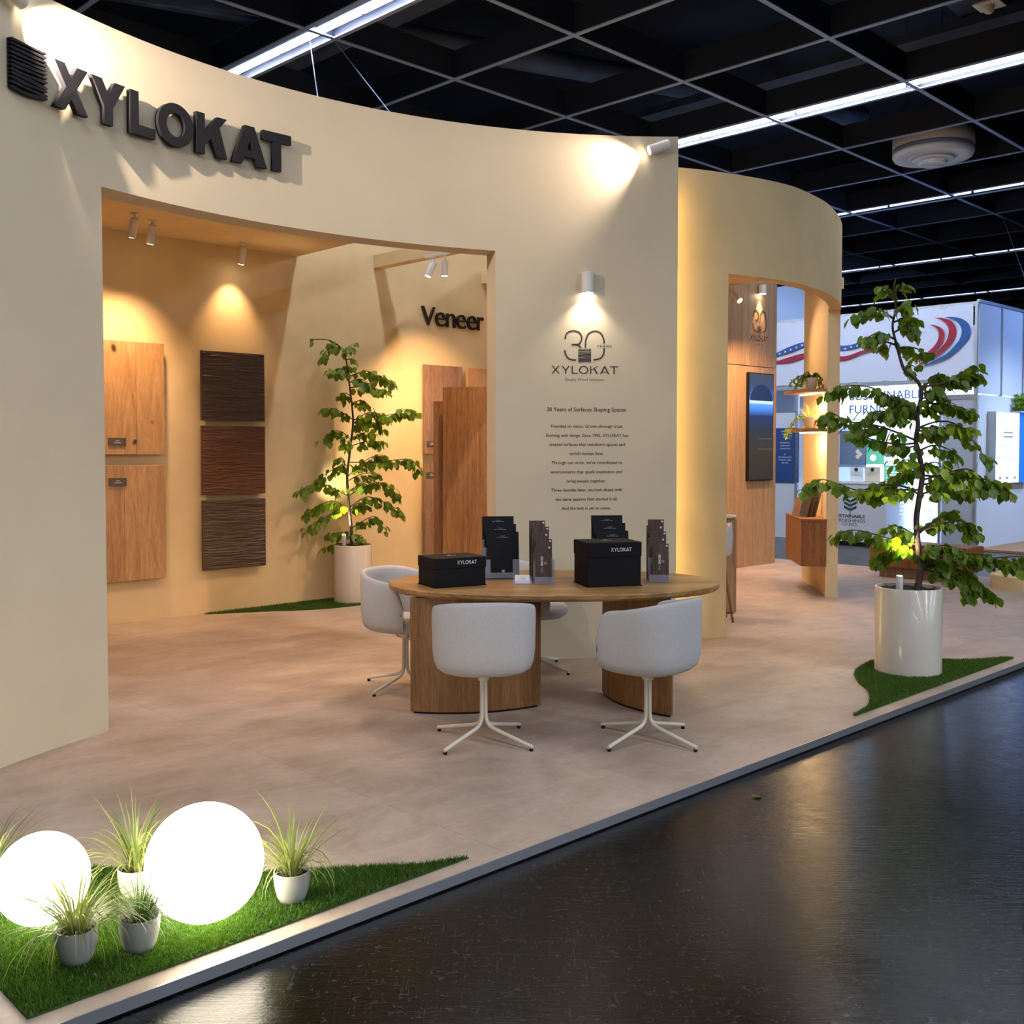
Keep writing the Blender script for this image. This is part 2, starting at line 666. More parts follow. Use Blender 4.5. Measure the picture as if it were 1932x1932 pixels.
def floor_material():
    m, nt, b = _nodes('vinyl_floor')
    v = _coords(nt, kind='Object')
    n1 = _noise(nt, 2.2, 5, 0.62, 0.6, v)
    n2 = _noise(nt, 22, 3, 0.7, 0.2, v)
    mp = _coords(nt, (1.0, 2.6, 1), kind='Object')
    n3 = _noise(nt, 1.6, 4, 0.62, 1.0, mp)
    r1 = _ramp(nt, n1.outputs['Fac'], [(0.28, (0.40, 0.305, 0.240)), (0.72, (0.60, 0.475, 0.385))])
    r2 = _ramp(nt, n2.outputs['Fac'], [(0.3, (0.88, 0.88, 0.88)), (0.7, (1, 1, 1))])
    r3 = _ramp(nt, n3.outputs['Fac'], [(0.3, (0.80, 0.785, 0.77)), (0.65, (1, 1, 1))])
    a = nt.nodes.new('ShaderNodeMixRGB'); a.blend_type = 'MULTIPLY'; a.inputs['Fac'].default_value = 1
    c = nt.nodes.new('ShaderNodeMixRGB'); c.blend_type = 'MULTIPLY'; c.inputs['Fac'].default_value = 1
    nt.links.new(r1.outputs[0], a.inputs[1]); nt.links.new(r2.outputs[0], a.inputs[2])
    nt.links.new(a.outputs[0], c.inputs[1]); nt.links.new(r3.outputs[0], c.inputs[2])
    nt.links.new(c.outputs[0], b.inputs['Base Color'])
    rr = _ramp(nt, n1.outputs['Fac'], [(0.3, (0.42,) * 3), (0.7, (0.6,) * 3)])
    nt.links.new(rr.outputs[0], b.inputs['Roughness'])
    b.inputs['Specular IOR Level'].default_value = 0.3
    return m


def hall_floor_material():
    m, nt, b = _nodes('hall_floor')
    v = _coords(nt, kind='Object')
    n1 = _noise(nt, 0.9, 2, 0.6, 0.4, v)
    n2 = _noise(nt, 38, 2, 0.7, 0.6, v)
    n3 = _noise(nt, 5.5, 4, 0.7, 1.2, v)
    # long scratches in two directions
    sa = _noise(nt, 5.0, 4, 0.72, 0.9, _coords(nt, (1.6, 26.0, 1), kind='Object'))
    tc = nt.nodes.new('ShaderNodeTexCoord')
    mp = nt.nodes.new('ShaderNodeMapping')
    mp.inputs['Rotation'].default_value = (0, 0, 0.9)
    mp.inputs['Scale'].default_value = (24.0, 1.6, 1)
    nt.links.new(tc.outputs['Object'], mp.inputs['Vector'])
    sb = _noise(nt, 4.0, 4, 0.75, 0.8, mp.outputs['Vector'])
    r1 = _ramp(nt, n1.outputs['Fac'], [(0.3, (0.0012, 0.0010, 0.0010)), (0.7, (0.003, 0.0026, 0.0024))])
    ra = _ramp(nt, sa.outputs['Fac'], [(0.60, (0, 0, 0)), (0.65, (0.022, 0.0205, 0.020))])
    rb = _ramp(nt, sb.outputs['Fac'], [(0.61, (0, 0, 0)), (0.66, (0.022, 0.0205, 0.020))])
    rc = _ramp(nt, n2.outputs['Fac'], [(0.61, (0, 0, 0)), (0.67, (0.022, 0.020, 0.020))])
    prev = r1.outputs[0]
    for r in (ra, rb, rc):
        a = nt.nodes.new('ShaderNodeMixRGB'); a.blend_type = 'ADD'; a.inputs['Fac'].default_value = 1
        nt.links.new(prev, a.inputs[1]); nt.links.new(r.outputs[0], a.inputs[2])
        prev = a.outputs[0]
    nt.links.new(prev, b.inputs['Base Color'])
    rr = _ramp(nt, n3.outputs['Fac'], [(0.3, (0.12,) * 3), (0.7, (0.23,) * 3)])
    nt.links.new(rr.outputs[0], b.inputs['Roughness'])
    b.inputs['Specular IOR Level'].default_value = 0.15
    add = nt.nodes.new('ShaderNodeMath'); add.operation = 'ADD'
    nt.links.new(n2.outputs['Fac'], add.inputs[0]); nt.links.new(sa.outputs['Fac'], add.inputs[1])
    _bump(nt, b, add.outputs[0], 0.17, 0.004)
    return m


M['vinyl'] = floor_material()
M['hall_floor'] = hall_floor_material()


def spot(name, loc, target, watts, col, deg, blend=0.6, radius=0.02, parent=None):
    d = bpy.data.lights.new(name, 'SPOT')
    d.energy = watts
    d.color = col
    d.spot_size = math.radians(deg)
    d.spot_blend = blend
    d.shadow_soft_size = radius
    o = bpy.data.objects.new(name, d)
    COL.objects.link(o)
    o.location = loc
    o.rotation_euler = (Vector(target) - Vector(loc)).to_track_quat('-Z', 'Y').to_euler()
    if parent is not None:
        bpy.context.view_layer.update()
        o.parent = parent
        o.matrix_parent_inverse = parent.matrix_world.inverted()
    return o


WARM = (1.0, 0.76, 0.52)
AMBER = (1.0, 0.62, 0.34)

# ================================================================== SETTING
# ---- hall floor
mb = MB()
mb.add([K(-14, -14, -0.045), K(46, -14, -0.045), K(46, 30, -0.045), K(-14, 30, -0.045)], [(0, 1, 2, 3)])
structure(mb.build('floor_hall', M['hall_floor']), 'dark scratched glossy hall floor of the aisle')

# ---- booth platform: substrate, vinyl sheets laid edge to edge, aluminium edging
S_L, S_R, T_B = -0.13, 12.2, 9.6
fl = bpy.data.objects.new('floor', None)
COL.objects.link(fl)
fl.location = K(0, 0, 0)
fl.rotation_euler = (0, 0, KROT)
structure(fl, 'raised booth floor of mottled beige vinyl')
MB().box(S_L + 0.004, S_R - 0.004, 0.004, T_B, -0.044, -0.004).build('platform_deck', M['stall_grey'], fl)
edges_s = [S_L, 1.747, 3.747, 5.747, 7.747, 9.747, S_R]
edges_t = [0.0, 2.4, 4.8, 7.2, T_B]
for i in range(len(edges_s) - 1):
    off = 1.2 if i % 2 else 0.0
    et = [0.0] + [e + off for e in edges_t[1:-1] if e + off < T_B - 0.3] + [T_B]
    if i == 0:
        et = [0.0, 2.4, 4.8, 7.2, T_B]
    for j in range(len(et) - 1):
        g_ = 0.0008
        MB().box(edges_s[i] + g_, edges_s[i + 1] - g_, et[j] + g_, et[j + 1] - g_, -0.004, 0.0).build('vinyl_sheet', M['vinyl'], fl)
MB().box(S_L - 0.006, S_R, -0.007, -0.0005, -0.038, 0.001).build('edge_profile', M['alu'], fl)
MB().box(S_L - 0.007, S_L - 0.0005, -0.007, T_B, -0.038, 0.001).build('edge_profile', M['alu'], fl)
MB().box(S_R + 0.0005, S_R + 0.007, -0.007, T_B, -0.038, 0.001).build('edge_profile', M['alu'], fl)

# ---- front wall, concave, with a wide opening
rad = math.radians
TH, HW, HEAD = 0.20, 3.955, 3.055
A_R, A_L, J_R, J_L = rad(89.45), rad(176), rad(109.85), rad(152.45)
mb = MB()


def arc_patch(mb, a0, a1, r, z0, z1, n, flip=False):
    def f(u, v):
        a = a0 + (a1 - a0) * (1 - u if flip else u)
        return fwp(a, r, z0 + (z1 - z0) * v)
    mb.grid(f, n, 1)


def flat_arc(mb, a0, a1, z, n, flip=False):
    def f(u, v):
        a = a0 + (a1 - a0) * (1 - u if flip else u)
        return fwp(a, FR + TH * v, z)
    mb.grid(f, n, 1)


def jamb(mb, a, z0, z1, flip=False):
    p = [fwp(a, FR, z0), fwp(a, FR + TH, z0), fwp(a, FR + TH, z1), fwp(a, FR, z1)]
    mb.add(p, [(0, 1, 2, 3) if not flip else (3, 2, 1, 0)])


arc_patch(mb, A_R, J_R, FR, 0, HEAD, 24, True)
arc_patch(mb, J_L, A_L, FR, 0, HEAD, 28, True)
arc_patch(mb, A_R, A_L, FR, HEAD, HW, 100, True)
arc_patch(mb, A_R, J_R, FR + TH, 0, HEAD, 24)
arc_patch(mb, J_L, A_L, FR + TH, 0, HEAD, 28)
arc_patch(mb, A_R, A_L, FR + TH, HEAD, HW, 100)
flat_arc(mb, A_R, A_L, HW, 100, True)
flat_arc(mb, J_R, J_L, HEAD, 50)
jamb(mb, A_R, 0, HW)
jamb(mb, A_L, 0, HW, True)
jamb(mb, J_R, 0, HEAD, True)
jamb(mb, J_L, 0, HEAD)
structure(mb.build('wall_front', M['greige'], smooth=True), 'tall curved greige booth wall with wide opening')

# ---- straight back wall of the booth, side wall, soffit, beam
T_W = 6.37
root = bpy.data.objects.new('wall_back', MB().box(1.2, 10.6, T_W, T_W + 0.12, 0, 4.35).mesh())
COL.objects.link(root); root.data.materials.append(M['straw'])
root.location = K(0, 0, 0); root.rotation_euler = (0, 0, KROT)
structure(root, 'straw coloured back wall of the booth')
o = MB().box(1.2, 1.32, 4.6, T_W - 0.002, 0, 3.955).build('wall_left', M['straw'])
o.location = K(0, 0, 0); o.rotation_euler = (0, 0, KROT)
structure(o)
# soffit over the left part of the niche
SOF = 3.57
poly = [toK(fwp(rad(a), FR + 0.10, 0)) for a in np.linspace(172, 119.0, 40)]
poly = [p for p in poly if p[0] < 4.82]
poly = [p for p in poly if p[0] > 1.4]
poly = [(1.33, poly[0][1] + 0.05)] + poly + [(4.85, poly[-1][1] - 0.01), (4.85, T_W - 0.002), (1.33, T_W - 0.002)]
o = MB().prism(poly, SOF, SOF + 0.14).build('ceiling_booth', M['straw'])
o.location = K(0, 0, 0); o.rotation_euler = (0, 0, KROT)
structure(o, 'flat soffit over the sample niche')
# cross beam
o = MB().box(5.82, 5.945, 4.2, T_W - 0.002, SOF, SOF + 0.135).build('trim_1', M['straw'])
o.location = K(0, 0, 0); o.rotation_euler = (0, 0, KROT)
structure(o, 'straw coloured cross beam running to the back wall')
o = MB().box(7.9, 8.03, 3.4, T_W - 0.002, SOF, SOF + 0.135).build('trim_2', M['straw'])
o.location = K(0, 0, 0); o.rotation_euler = (0, 0, KROT)
structure(o)

# ---- curved wall with archway on the right
HA, HEAD_A, TA = 3.90, 3.065, 0.125
outer = [(0.0, 8.30), (0.7, 8.43), (1.376, 8.64), (1.643, 8.738), (1.939, 8.889), (2.201, 9.046), (2.493, 9.282), (2.781, 9.631), (3.003, 9.964), (3.282, 10.533), (3.485, 11.135), (3.60, 11.9), (3.642, 12.62)]
oc = catmull([(x, y, 0) for x, y in outer], 12)
inn = []
for i, p in enumerate(oc):
    d = oc[min(i + 1, len(oc) - 1)] - oc[max(i - 1, 0)]
    d.normalize()
    inn.append(p + Vector((-d.y, d.x, 0)) * TA)
iA = min(range(len(oc)), key=lambda i: abs(oc[i].x / oc[i].y - (1373.5 - 966) / FPX) + (9 if oc[i].y > 10.5 else 0))
iB = min(range(len(oc)), key=lambda i: abs(oc[i].y - 11.135))
N_ = len(oc) - 1


def zq(p, z):
    return (p.x, p.y, z)


def strip(mb, P, i0, i1, z0, z1, flip):
    pts = P[i0:i1 + 1]
    if flip:
        pts = pts[::-1]
    n = len(pts)
    mb.add([zq(p, z0) for p in pts] + [zq(p, z1) for p in pts], [(i, i + 1, n + i + 1, n + i) for i in range(n - 1)])


def lid(mb, i0, i1, z, up):
    a, b = oc[i0:i1 + 1], inn[i0:i1 + 1]
    n = len(a)
    f = [(i, i + 1, n + i + 1, n + i) if up else (n + i, n + i + 1, i + 1, i) for i in range(n - 1)]
    mb.add([zq(p, z) for p in a] + [zq(p, z) for p in b], f)


def endcap(mb, i, z0, z1, flip):
    q = [zq(oc[i], z0), zq(inn[i], z0), zq(inn[i], z1), zq(oc[i], z1)]
    mb.add(q, [(0, 1, 2, 3) if flip else (3, 2, 1, 0)])


mb = MB()
strip(mb, oc, 0, iA, 0, HEAD_A, False); strip(mb, oc, iB, N_, 0, HEAD_A, False); strip(mb, oc, 0, N_, HEAD_A, HA, False)
strip(mb, inn, 0, iA, 0, HEAD_A, True); strip(mb, inn, iB, N_, 0, HEAD_A, True); strip(mb, inn, 0, N_, HEAD_A, HA, True)
lid(mb, 0, N_, HA, True); lid(mb, iA, iB, HEAD_A, False)
endcap(mb, iA, 0, HEAD_A, False); endcap(mb, iB, 0, HEAD_A, True); endcap(mb, 0, 0, HA, True); endcap(mb, N_, 0, HA, False)
structure(mb.build('wall_right', M['straw'], smooth=True), 'straw coloured wall curving away with an archway')

# roof frame behind the archway
mb = MB()
mb.box(7.4, 9.68, 3.3, 7.3, SOF, SOF + 0.14)
mb.box(9.68, 10.9, 3.55, 3.917, SOF, SOF + 0.14)
o = mb.build('trim_3', M['straw'])
o.location = K(0, 0, 0); o.rotation_euler = (0, 0, KROT)
structure(o, 'roof frame behind the archway')

# ---- wood clad wall behind the archway: upper and lower boards with a rounded left corner
ww = bpy.data.objects.new('wall_rear', None)
COL.objects.link(ww)
ww.location = K(0, 0, 0); ww.rotation_euler = (0, 0, KROT)
structure(ww, 'oak clad wall behind the archway')
prof = [(10.28, 6.2), (10.28, 5.48)]
for a in np.linspace(180, 270, 10):
    prof.append((10.63 + 0.35 * math.cos(rad(a)), 5.33 + 0.35 * math.sin(rad(a))))
prof += [(11.69, 4.98), (11.69, 6.2)]
MB().prism(prof, 0.0, 2.705).build('cladding_panel', M['ash_clad'], ww)
prof2 = [(x, y) for x, y in prof]
MB().prism(prof2, 2.715, 4.05).build('cladding_panel', M['ash_clad'], ww)

# ================================================================== HALL CEILING
ce = bpy.data.objects.new('ceiling', None)
COL.objects.link(ce)
ce.rotation_euler = (0, 0, math.atan2(HU.y, HU.x))
structure(ce, 'black open grid ceiling of the hall')
# local x = along HU (a), local y = along HV (b)
MB().box(-16, 60, -30, 45, 8.2, 8.3).build('ceiling_deck', M['void'], ce)
BEAM_H, BW = 0.34, 0.03


def bar(axis, c, w, l0, l1, z0, z1, step=1.0):
    n = int((l1 - l0) / step)
    rings = []
    for i in range(n + 1):
        l = l0 + (l1 - l0) * i / n
        q = [(c - w, z0), (c + w, z0), (c + w, z1), (c - w, z1)]
        rings.append([(l, y, z) for y, z in q] if axis == 'x' else [(x, l, z) for x, z in q][::-1])
    return MB().loft([r[::-1] for r in rings])


def beam_x(b, a0=-2, a1=46):
    o = bar('x', b, BW / 2, a0, a1, GRID_Z + 0.012, GRID_Z + BEAM_H).build('grid_beam', M['grid_black'], ce)
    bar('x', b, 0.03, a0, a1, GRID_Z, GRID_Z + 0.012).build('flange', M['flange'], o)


def beam_y(a, b0=-20, b1=30):
    o = bar('y', a, BW / 2, b0, b1, GRID_Z + 0.012, GRID_Z + BEAM_H).build('grid_beam', M['grid_black'], ce)
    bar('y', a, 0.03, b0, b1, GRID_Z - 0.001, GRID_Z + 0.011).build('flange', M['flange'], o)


for i in range(-10, 13):
    beam_x(V_0 - i * G_V)
light_rows = []
for j in range(-2, 19):
    a = U_0 + j * G_U
    if (j + 1) % 3 == 0:
        beam_y(a - 0.13)
        beam_y(a + 0.25)
        light_rows.append(a + 0.06)
    else:
        beam_y(a)


def proj(p):
    c, s = math.cos(PITCH), math.sin(PITCH)
    Z = p[2] - EYE
    d = p[1] * c - Z * s
    up = p[1] * s + Z * c
    return 966 + FPX * p[0] / d, 966 + SHIFT - FPX * up / d, d


# fluorescent light lines: one continuous trunking per row, its tubes are parts
hm = MB().box(-0.75, 0.75, -0.055, 0.055, 0.0, 0.09).mesh('batten_housing'); hm.materials.append(M['housing'])
tm = MB().tube([(-0.72, 0, -0.022), (0.72, 0, -0.022)], 0.028, 8).mesh('batten_tube'); tm.materials.append(M['tube'])
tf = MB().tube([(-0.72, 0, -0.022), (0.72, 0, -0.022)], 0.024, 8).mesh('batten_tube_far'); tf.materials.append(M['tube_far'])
row_words = ['bright white ceiling light line above the lettered curved wall, nearest one', 'bright white ceiling light line meeting the corner spotlight of the curved wall',
             'bluish ceiling light line ending behind the archway wall, under the round air diffuser', 'bluish ceiling light line low over the archway wall, fourth from the front',
             'thin faint ceiling light line just above the flag banner, fifth from the front']
for ri, a in enumerate(light_rows[:5]):
    line = None
    for q in range(-14, 26):
        b = q * 1.5 + 0.4
        p = hall(a, b, GRID_Z + 0.05)
        if p.y < 1.0:
            continue
        x, y, d = proj(p)
        if -500 < x < 2150 and -320 < y and not (x < 430 and ri > 0):
            if line is None:
                line = thing('light_line', row_words[ri], 'ceiling light', p, math.atan2(HV.y, HV.x), 'light lines of the hall ceiling')
                b_first = b
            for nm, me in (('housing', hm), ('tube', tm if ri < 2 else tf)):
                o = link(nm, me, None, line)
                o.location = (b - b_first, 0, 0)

# ducts, tray, wires above the grid
o = MB().box(-0.45, 0.45, -9, 9, 0, 0.35).build('air_duct', M['duct'])
o.location = hall(8.0, 8.0, 6.9); o.rotation_euler = (0, 0, ce.rotation_euler.z)
tag(o, 'flat blue-grey air duct above the grid behind the nearest tube row', 'air duct')
o = MB().box(-0.3, 0.3, -9, 9, 0, 0.12).build('cable_tray', M['duct'])
o.location = hall(13.9, 6.5, 6.95); o.rotation_euler = (0, 0, ce.rotation_euler.z)
tag(o, 'grey cable tray above the grid between the first two tube rows', 'cable tray')
o = MB().box(-6, 6, -0.25, 0.25, 0, 0.2).build('air_duct', M['duct'])
o.location = hall(14.5, 5.2, 7.1); o.rotation_euler = (0, 0, ce.rotation_euler.z)
tag(o, 'long dark duct above the grid over the curved wall', 'air duct')
mb = MB()
mb.tube([(-7, 0, 0), (9, 0, 0)], 0.19, 14)
o = mb.build('duct_pipe', M['duct'], smooth=True)
o.location = hall(9.5, 12.0, 7.55); o.rotation_euler = (0, 0, ce.rotation_euler.z - 0.35)
tag(o, 'round dark ventilation pipe above the grid at upper left', 'pipe')


def wire(p0, p1, label):
    p0, p1 = Vector(p0), Vector(p1)
    o = MB().cyl((0, 0, 0), p1 - p0, 0.006, 6).build('hanging_wire', M['flange'])
    o.location = p0
    tag(o, label, 'wire', 'wires hanging from the hall ceiling')


wire(at(582, 60, 11.0), at(606, 230, 10.4), 'steel wire dropping steeply behind the lettered wall from the nearest tube')
wire(at(633, 80, 12.2), at(742, 220, 12.2), 'steel wire slanting right behind the lettered wall from the nearest tube')
wire(at(1890, 405, 20.0), at(1932, 520, 19.0), 'thin tie wire slanting down at the right edge of the picture')

# round air diffuser
c = at(1760, 306, 15.5)
t = thing('air_diffuser', 'white round air diffuser hanging under the ceiling grid', 'air diffuser', c)
MB().lathe([(0.54, 0.06), (0.565, 0.10), (0.565, 0.155)], 48).build('lower_ring', M['white_paint'], t, True)
MB().lathe([(0.555, 0.155), (0.555, 0.205)], 48).build('perforated_band', M['flange'], t, True)
MB().lathe([(0.565, 0.205), (0.565, 0.40), (0.50, 0.44)], 48).build('drum', M['white_paint'], t, True)
mb = MB(); mb.lathe([(0.54, 0.058), (0.50, 0.045), (0.36, 0.05), (0.30, 0.09)], 48, cap=False); mb.lathe([(0.30, 0.05), (0.28, 0.02), (0.24, 0.012)], 48)
mb.build('flared_cone', M['white_paint'], t, True)
mb = MB(); mb.lathe([(0.20, 0.01), (0.20, -0.03), (0.18, -0.045)], 32); mb.box(-0.16, 0.16, -0.012, 0.012, -0.055, -0.044)
mb.build('core_nozzle', M['white_paint'], t, False)
for q in range(3):
    an = q * 2 * pi / 3 + 0.4
    MB().cyl((0.4 * math.cos(an), 0.4 * math.sin(an), 0.42), (0.4 * math.cos(an), 0.4 * math.sin(an), 8.2 - c.z), 0.008, 6).build('suspension_rod', M['grid_black'], t)
c = at(1866, 22, 11.2)
t = thing('smoke_detector', 'small white smoke detector on a square plate at the top right', 'smoke detector', c, 0.8)
MB().box(-0.13, 0.13, -0.13, 0.13, 0.06, 0.075).build('mounting_plate', M['white_paint'], t)
MB().lathe([(0.025, -0.02), (0.05, 0.0), (0.055, 0.05), (0.05, 0.06)], 20).build('sensor_head', M['white_paint'], t, True)

# ================================================================== FRONT WALL SIGN
def brand_letter(ch, W, w):
    hw = w * 1.18
    if ch == 'X':
        yt = 1 - (W / 2 - hw) / (W - hw)
        return [[(0, 1), (hw, 1), (W / 2, yt), (W - hw, 1), (W, 1), ((W + hw) / 2, .5), (W, 0), (W - hw, 0), (W / 2, 1 - yt), (hw, 0), (0, 0), ((W - hw) / 2, .5)]]
    if ch == 'Y':
        j = 0.40
        yn = 1 - (1 - j) * (W / 2 - hw) / (W / 2 - w / 2)
        return [[(0, 1), (hw, 1), (W / 2, yn), (W - hw, 1), (W, 1), (W / 2 + w / 2, j), (W / 2 + w / 2, 0), (W / 2 - w / 2, 0), (W / 2 - w / 2, j)]]
    if ch == 'L':
        return [[(0, 0), (0, 1), (w, 1), (w, w * .95), (W, w * .95), (W, 0)]]
    if ch == 'T':
        return [[(0, 1), (W, 1), (W, 1 - w * .95), (W / 2 + w / 2, 1 - w * .95), (W / 2 + w / 2, 0), (W / 2 - w / 2, 0), (W / 2 - w / 2, 1 - w * .95), (0, 1 - w * .95)]]
    if ch == 'O':
        a, b = W / 2, .52
        n = 40
        o_ = [(a + a * math.cos(2 * pi * i / n), .5 + b * math.sin(2 * pi * i / n)) for i in range(n)]
        i_ = [(a + (a - w) * math.cos(2 * pi * i / n), .5 + (b - w * .95) * math.sin(2 * pi * i / n)) for i in range(n)]
        return [o_, i_]
    if ch == 'K':
        dx, dy = W - hw - w, 0.44
        lam = 0.60
        J = (W - lam * dx, 1 - lam * dy)
        tgx = J[0] - hw
        lo = lambda x: 1 - (W - x) / dx * dy
        # left edge of the leg meets the lower edge of the arm
        x2 = J[0] - hw * 0.92
        return [[(0, 0), (0, 1), (w, 1), (w, 1 - dy), (W - hw, 1), (W, 1), J, (W, 0), (W - hw, 0), (x2, lo(x2)), (w, lo(w)), (w, 0)]]
    if ch == 'A':
        m_ = W / 2 - hw / 2
        xl = lambda y: hw + y * m_
        ap = (W / 2 - hw) / m_
        b0 = 0.19
        b1 = b0 + 0.75 * w
        return [[(0, 0), (m_, 1), (W - m_, 1), (W, 0), (W - hw, 0), (W - xl(b0), b0), (xl(b0), b0), (hw, 0)], [(xl(b1), b1), (W - xl(b1), b1), (W / 2, max(ap, b1 + 0.03))]]


BRAND = 'XYLOKAT'
BW_ = {'X': .95, 'Y': .95, 'L': .74, 'O': 1.07, 'K': .92, 'A': 1.07, 'T': .88}


def brand_word(height, w=0.15, gap=0.16, depth=0.0, width=None, xs=1.0):
    """whole brand word as one flat mesh, centred on x = 0, baseline z = 0"""
    cs, x = [], 0.0
    for ch in BRAND:
        Wd = BW_[ch] * xs
        for c in brand_letter(ch, Wd, w):
            cs.append([(x + px, pz) for px, pz in c])
        x += Wd + gap * (0.45 if ch in 'LA' else 1)
    tot = x - gap
    kx = (width / tot) if width else height
    cs = [[((px - tot / 2) * kx, pz * height) for px, pz in c] for c in cs]
    return contour_mesh(cs, depth)


A_S = rad(147.3)
sign = thing('wall_sign', 'charcoal raised letters XYLOKAT with grain emblem on the curved wall', 'sign', fwp(A_S, FR, 3.39), A_S - pi / 2)
LH = 0.243
spans = {'X': (157.6, 154.3), 'Y': (153.94, 150.55), 'L': (150.05, 147.47), 'O': (147.19, 143.47), 'K': (143.17, 139.93), 'A': (139.38, 135.65), 'T': (136.07, 132.99)}
for ch, (a0, a1) in spans.items():
    x0 = (A_S - rad(a0)) * FR
    wd = (rad(a0) - rad(a1)) * FR
    cs = [[(x0 + px * LH, pz * LH) for px, pz in c] for c in brand_letter(ch, wd / LH, 0.25)]
    me = contour_mesh(cs, 0.032)
    shift(me, 0, -0.034, 0)
    bend(me)
    o = link('letter', me, M['char'], sign)
# emblem: a square of wavy bars like wood grain
em = link('grain_emblem', bend(MB().box((A_S - rad(161.5)) * FR, (A_S - rad(158.1)) * FR, -0.012, -0.006, 0.02, 0.255)).mesh(), M['char'], sign)
ex0, ew = (A_S - rad(161.55)) * FR, rad(3.48) * FR
nb = 12
for b in range(nb):
    top, bot = [], []
    for i in range(25):
        u = i / 24
        k_ = b / (nb - 1)                       # 0 = top
        wob = 0.004 * math.sin(3.1 * u + b * 0.9) * k_
        droop = -0.020 * max(0, k_ - 0.5) * 2.0 * (math.sin(pi * min(1, u * 1.1)) if b % 2 else u * 0.7)
        zc = 0.253 - b * 0.0212 + wob + droop * (1 if b < 9 else 0.3)
        th = (0.0085 if b < 7 else 0.0100) * (1 - 0.35 * abs(math.sin(2.2 * u + b)))
        if i in (0, 24):
            th *= 0.45
        top.append((ex0 + u * ew, zc + th)); bot.append((ex0 + u * ew, max(zc - th, -0.012)))
    mbb = MB(); n = 25
    mbb.add([(x, -0.034, z) for x, z in top] + [(x, -0.034, z) for x, z in bot] + [(x, -0.008, z) for x, z in top] + [(x, -0.008, z) for x, z in bot],
            [(n + i, n + i + 1, i + 1, i) for i in range(n - 1)] + [(i, i + 1, 2 * n + i + 1, 2 * n + i) for i in range(n - 1)] + [(3 * n + i, 3 * n + i + 1, n + i + 1, n + i) for i in range(n - 1)] + [(0, 2 * n, 3 * n, n), (n - 1, 2 * n - 1, 4 * n - 1, 3 * n - 1)])
    bend(mbb).build('grain_bar', M['char'], em)


# ------------------------------------------------------------------ printed anniversary emblem and text
def crop_px(x, y):                  # drawing sheet of the print, in sighting pixels
    return 920 + x * 0.26925, 480 + y * 0.26925


def print_block(name, label, cat, a0, z0):
    return thing(name, label, cat, fwp(a0, FR, z0), a0 - pi / 2)


A_P = FW(1103, 700)[0]
Z_P = 1.13


def to_wall(x, y, a0=A_P, z0=Z_P):
    a, z = FW(*crop_px(x, y))
    return ((a0 - a) * FR, z - z0)


INK_Y = -0.0015
lg = print_block('wall_print', 'dark printed 30 years emblem and brand name under the wall lamp', 'wall print', A_P, Z_P)


def stroke(pts, w, n=8):
    q = catmull([(p[0], p[1], 0) for p in [to_wall(*p) for p in pts]], n)
    return [(p.x, p.y) for p in q]


mb = MB()
mb.ribbon(stroke([(545, 592), (548, 568), (565, 545), (600, 536), (637, 545), (657, 572), (656, 602), (640, 628), (612, 632), (588, 632)], 1), 0.0115, INK_Y)
mb.ribbon(stroke([(614, 632), (636, 638), (655, 654)], 1), 0.0115, INK_Y)
mb.ribbon(stroke([(540, 670), (546, 700), (565, 728), (592, 739), (620, 740)], 1), 0.0115, INK_Y)
bend(mb).build('digit_three', M['ink'], lg)
mb = MB()
mb.ribbon(stroke([(685, 653), (688, 600), (708, 556), (750, 538), (792, 553), (813, 595), (816, 626)], 1), 0.0115, INK_Y)
mb.ribbon(stroke([(816, 655), (812, 695), (790, 728), (740, 740)], 1), 0.0115, INK_Y)
bend(mb).build('digit_zero', M['ink'], lg)
mb = MB()
for b in range(13):
    y = 664 + b * 7.6
    mb.ribbon(stroke([(635, y), (660, y + random.uniform(-1.5, 1.5)), (695, y + random.uniform(-2, 2) - (3 if b > 9 else 0)), (725, y + random.uniform(-1, 1))], 1, 4), random.uniform(0.0045, 0.0085), INK_Y)
bend(mb).build('grain_square', M['ink'], lg)


def wall_text(s, xl, xr, ybase, mat, name='text_line', bold=0.0, root=lg, mesh=None, h=None):
    p0, p1 = to_wall(xl, ybase), to_wall(xr, ybase)
    wdt = p1[0] - p0[0]
    me = mesh if mesh is not None else text_mesh(s, width=wdt, height=h, bold=bold)
    shift(me, (p0[0] + p1[0]) / 2, INK_Y, p0[1])
    bend(me)
    return link(name, me, mat, root)


wall_text('YEARS', 763, 868, 650, M['ink'], 'word_line', h=0.0185 * 0.95)
bw_h = to_wall(680, 780)[1] - to_wall(680, 835)[1]
wall_text('', 447, 913, 834, M['ink'], 'brand_line', mesh=brand_word(bw_h, 0.135, 0.2, 0, width=to_wall(913, 834)[0] - to_wall(447, 834)[0]))
wall_text('Quality Wood Solutions', 541, 814, 884, M['ink_soft'], 'word_line')
tx = print_block('wall_text', 'centred lines of small dark printed text above the table', 'wall text', A_P, Z_P)
lines = [('30 Years of Surfaces Shaping Spaces', 415, 970, 1098, .012), ('Founded on vision. Grown through trust.', 445, 949, 1213, .008), ('Evolving with design. Since 1995, XYLOKAT has', 410, 985, 1278, .008),
         ('created surfaces that transform spaces and', 431, 962, 1342, .008), ('enrich human lives.', 574, 814, 1406, .008), ("Through our work, we've contributed to", 448, 942, 1470, .008),
         ('environments that spark inspiration and', 445, 942, 1535, .008), ('bring people together.', 556, 829, 1598, .008), ('Three decades later, we look ahead with', 444, 942, 1662, .008),
         ('the same passion that started it all.', 475, 910, 1727, .008), ('And the best is yet to come.', 519, 862, 1790, .008)]
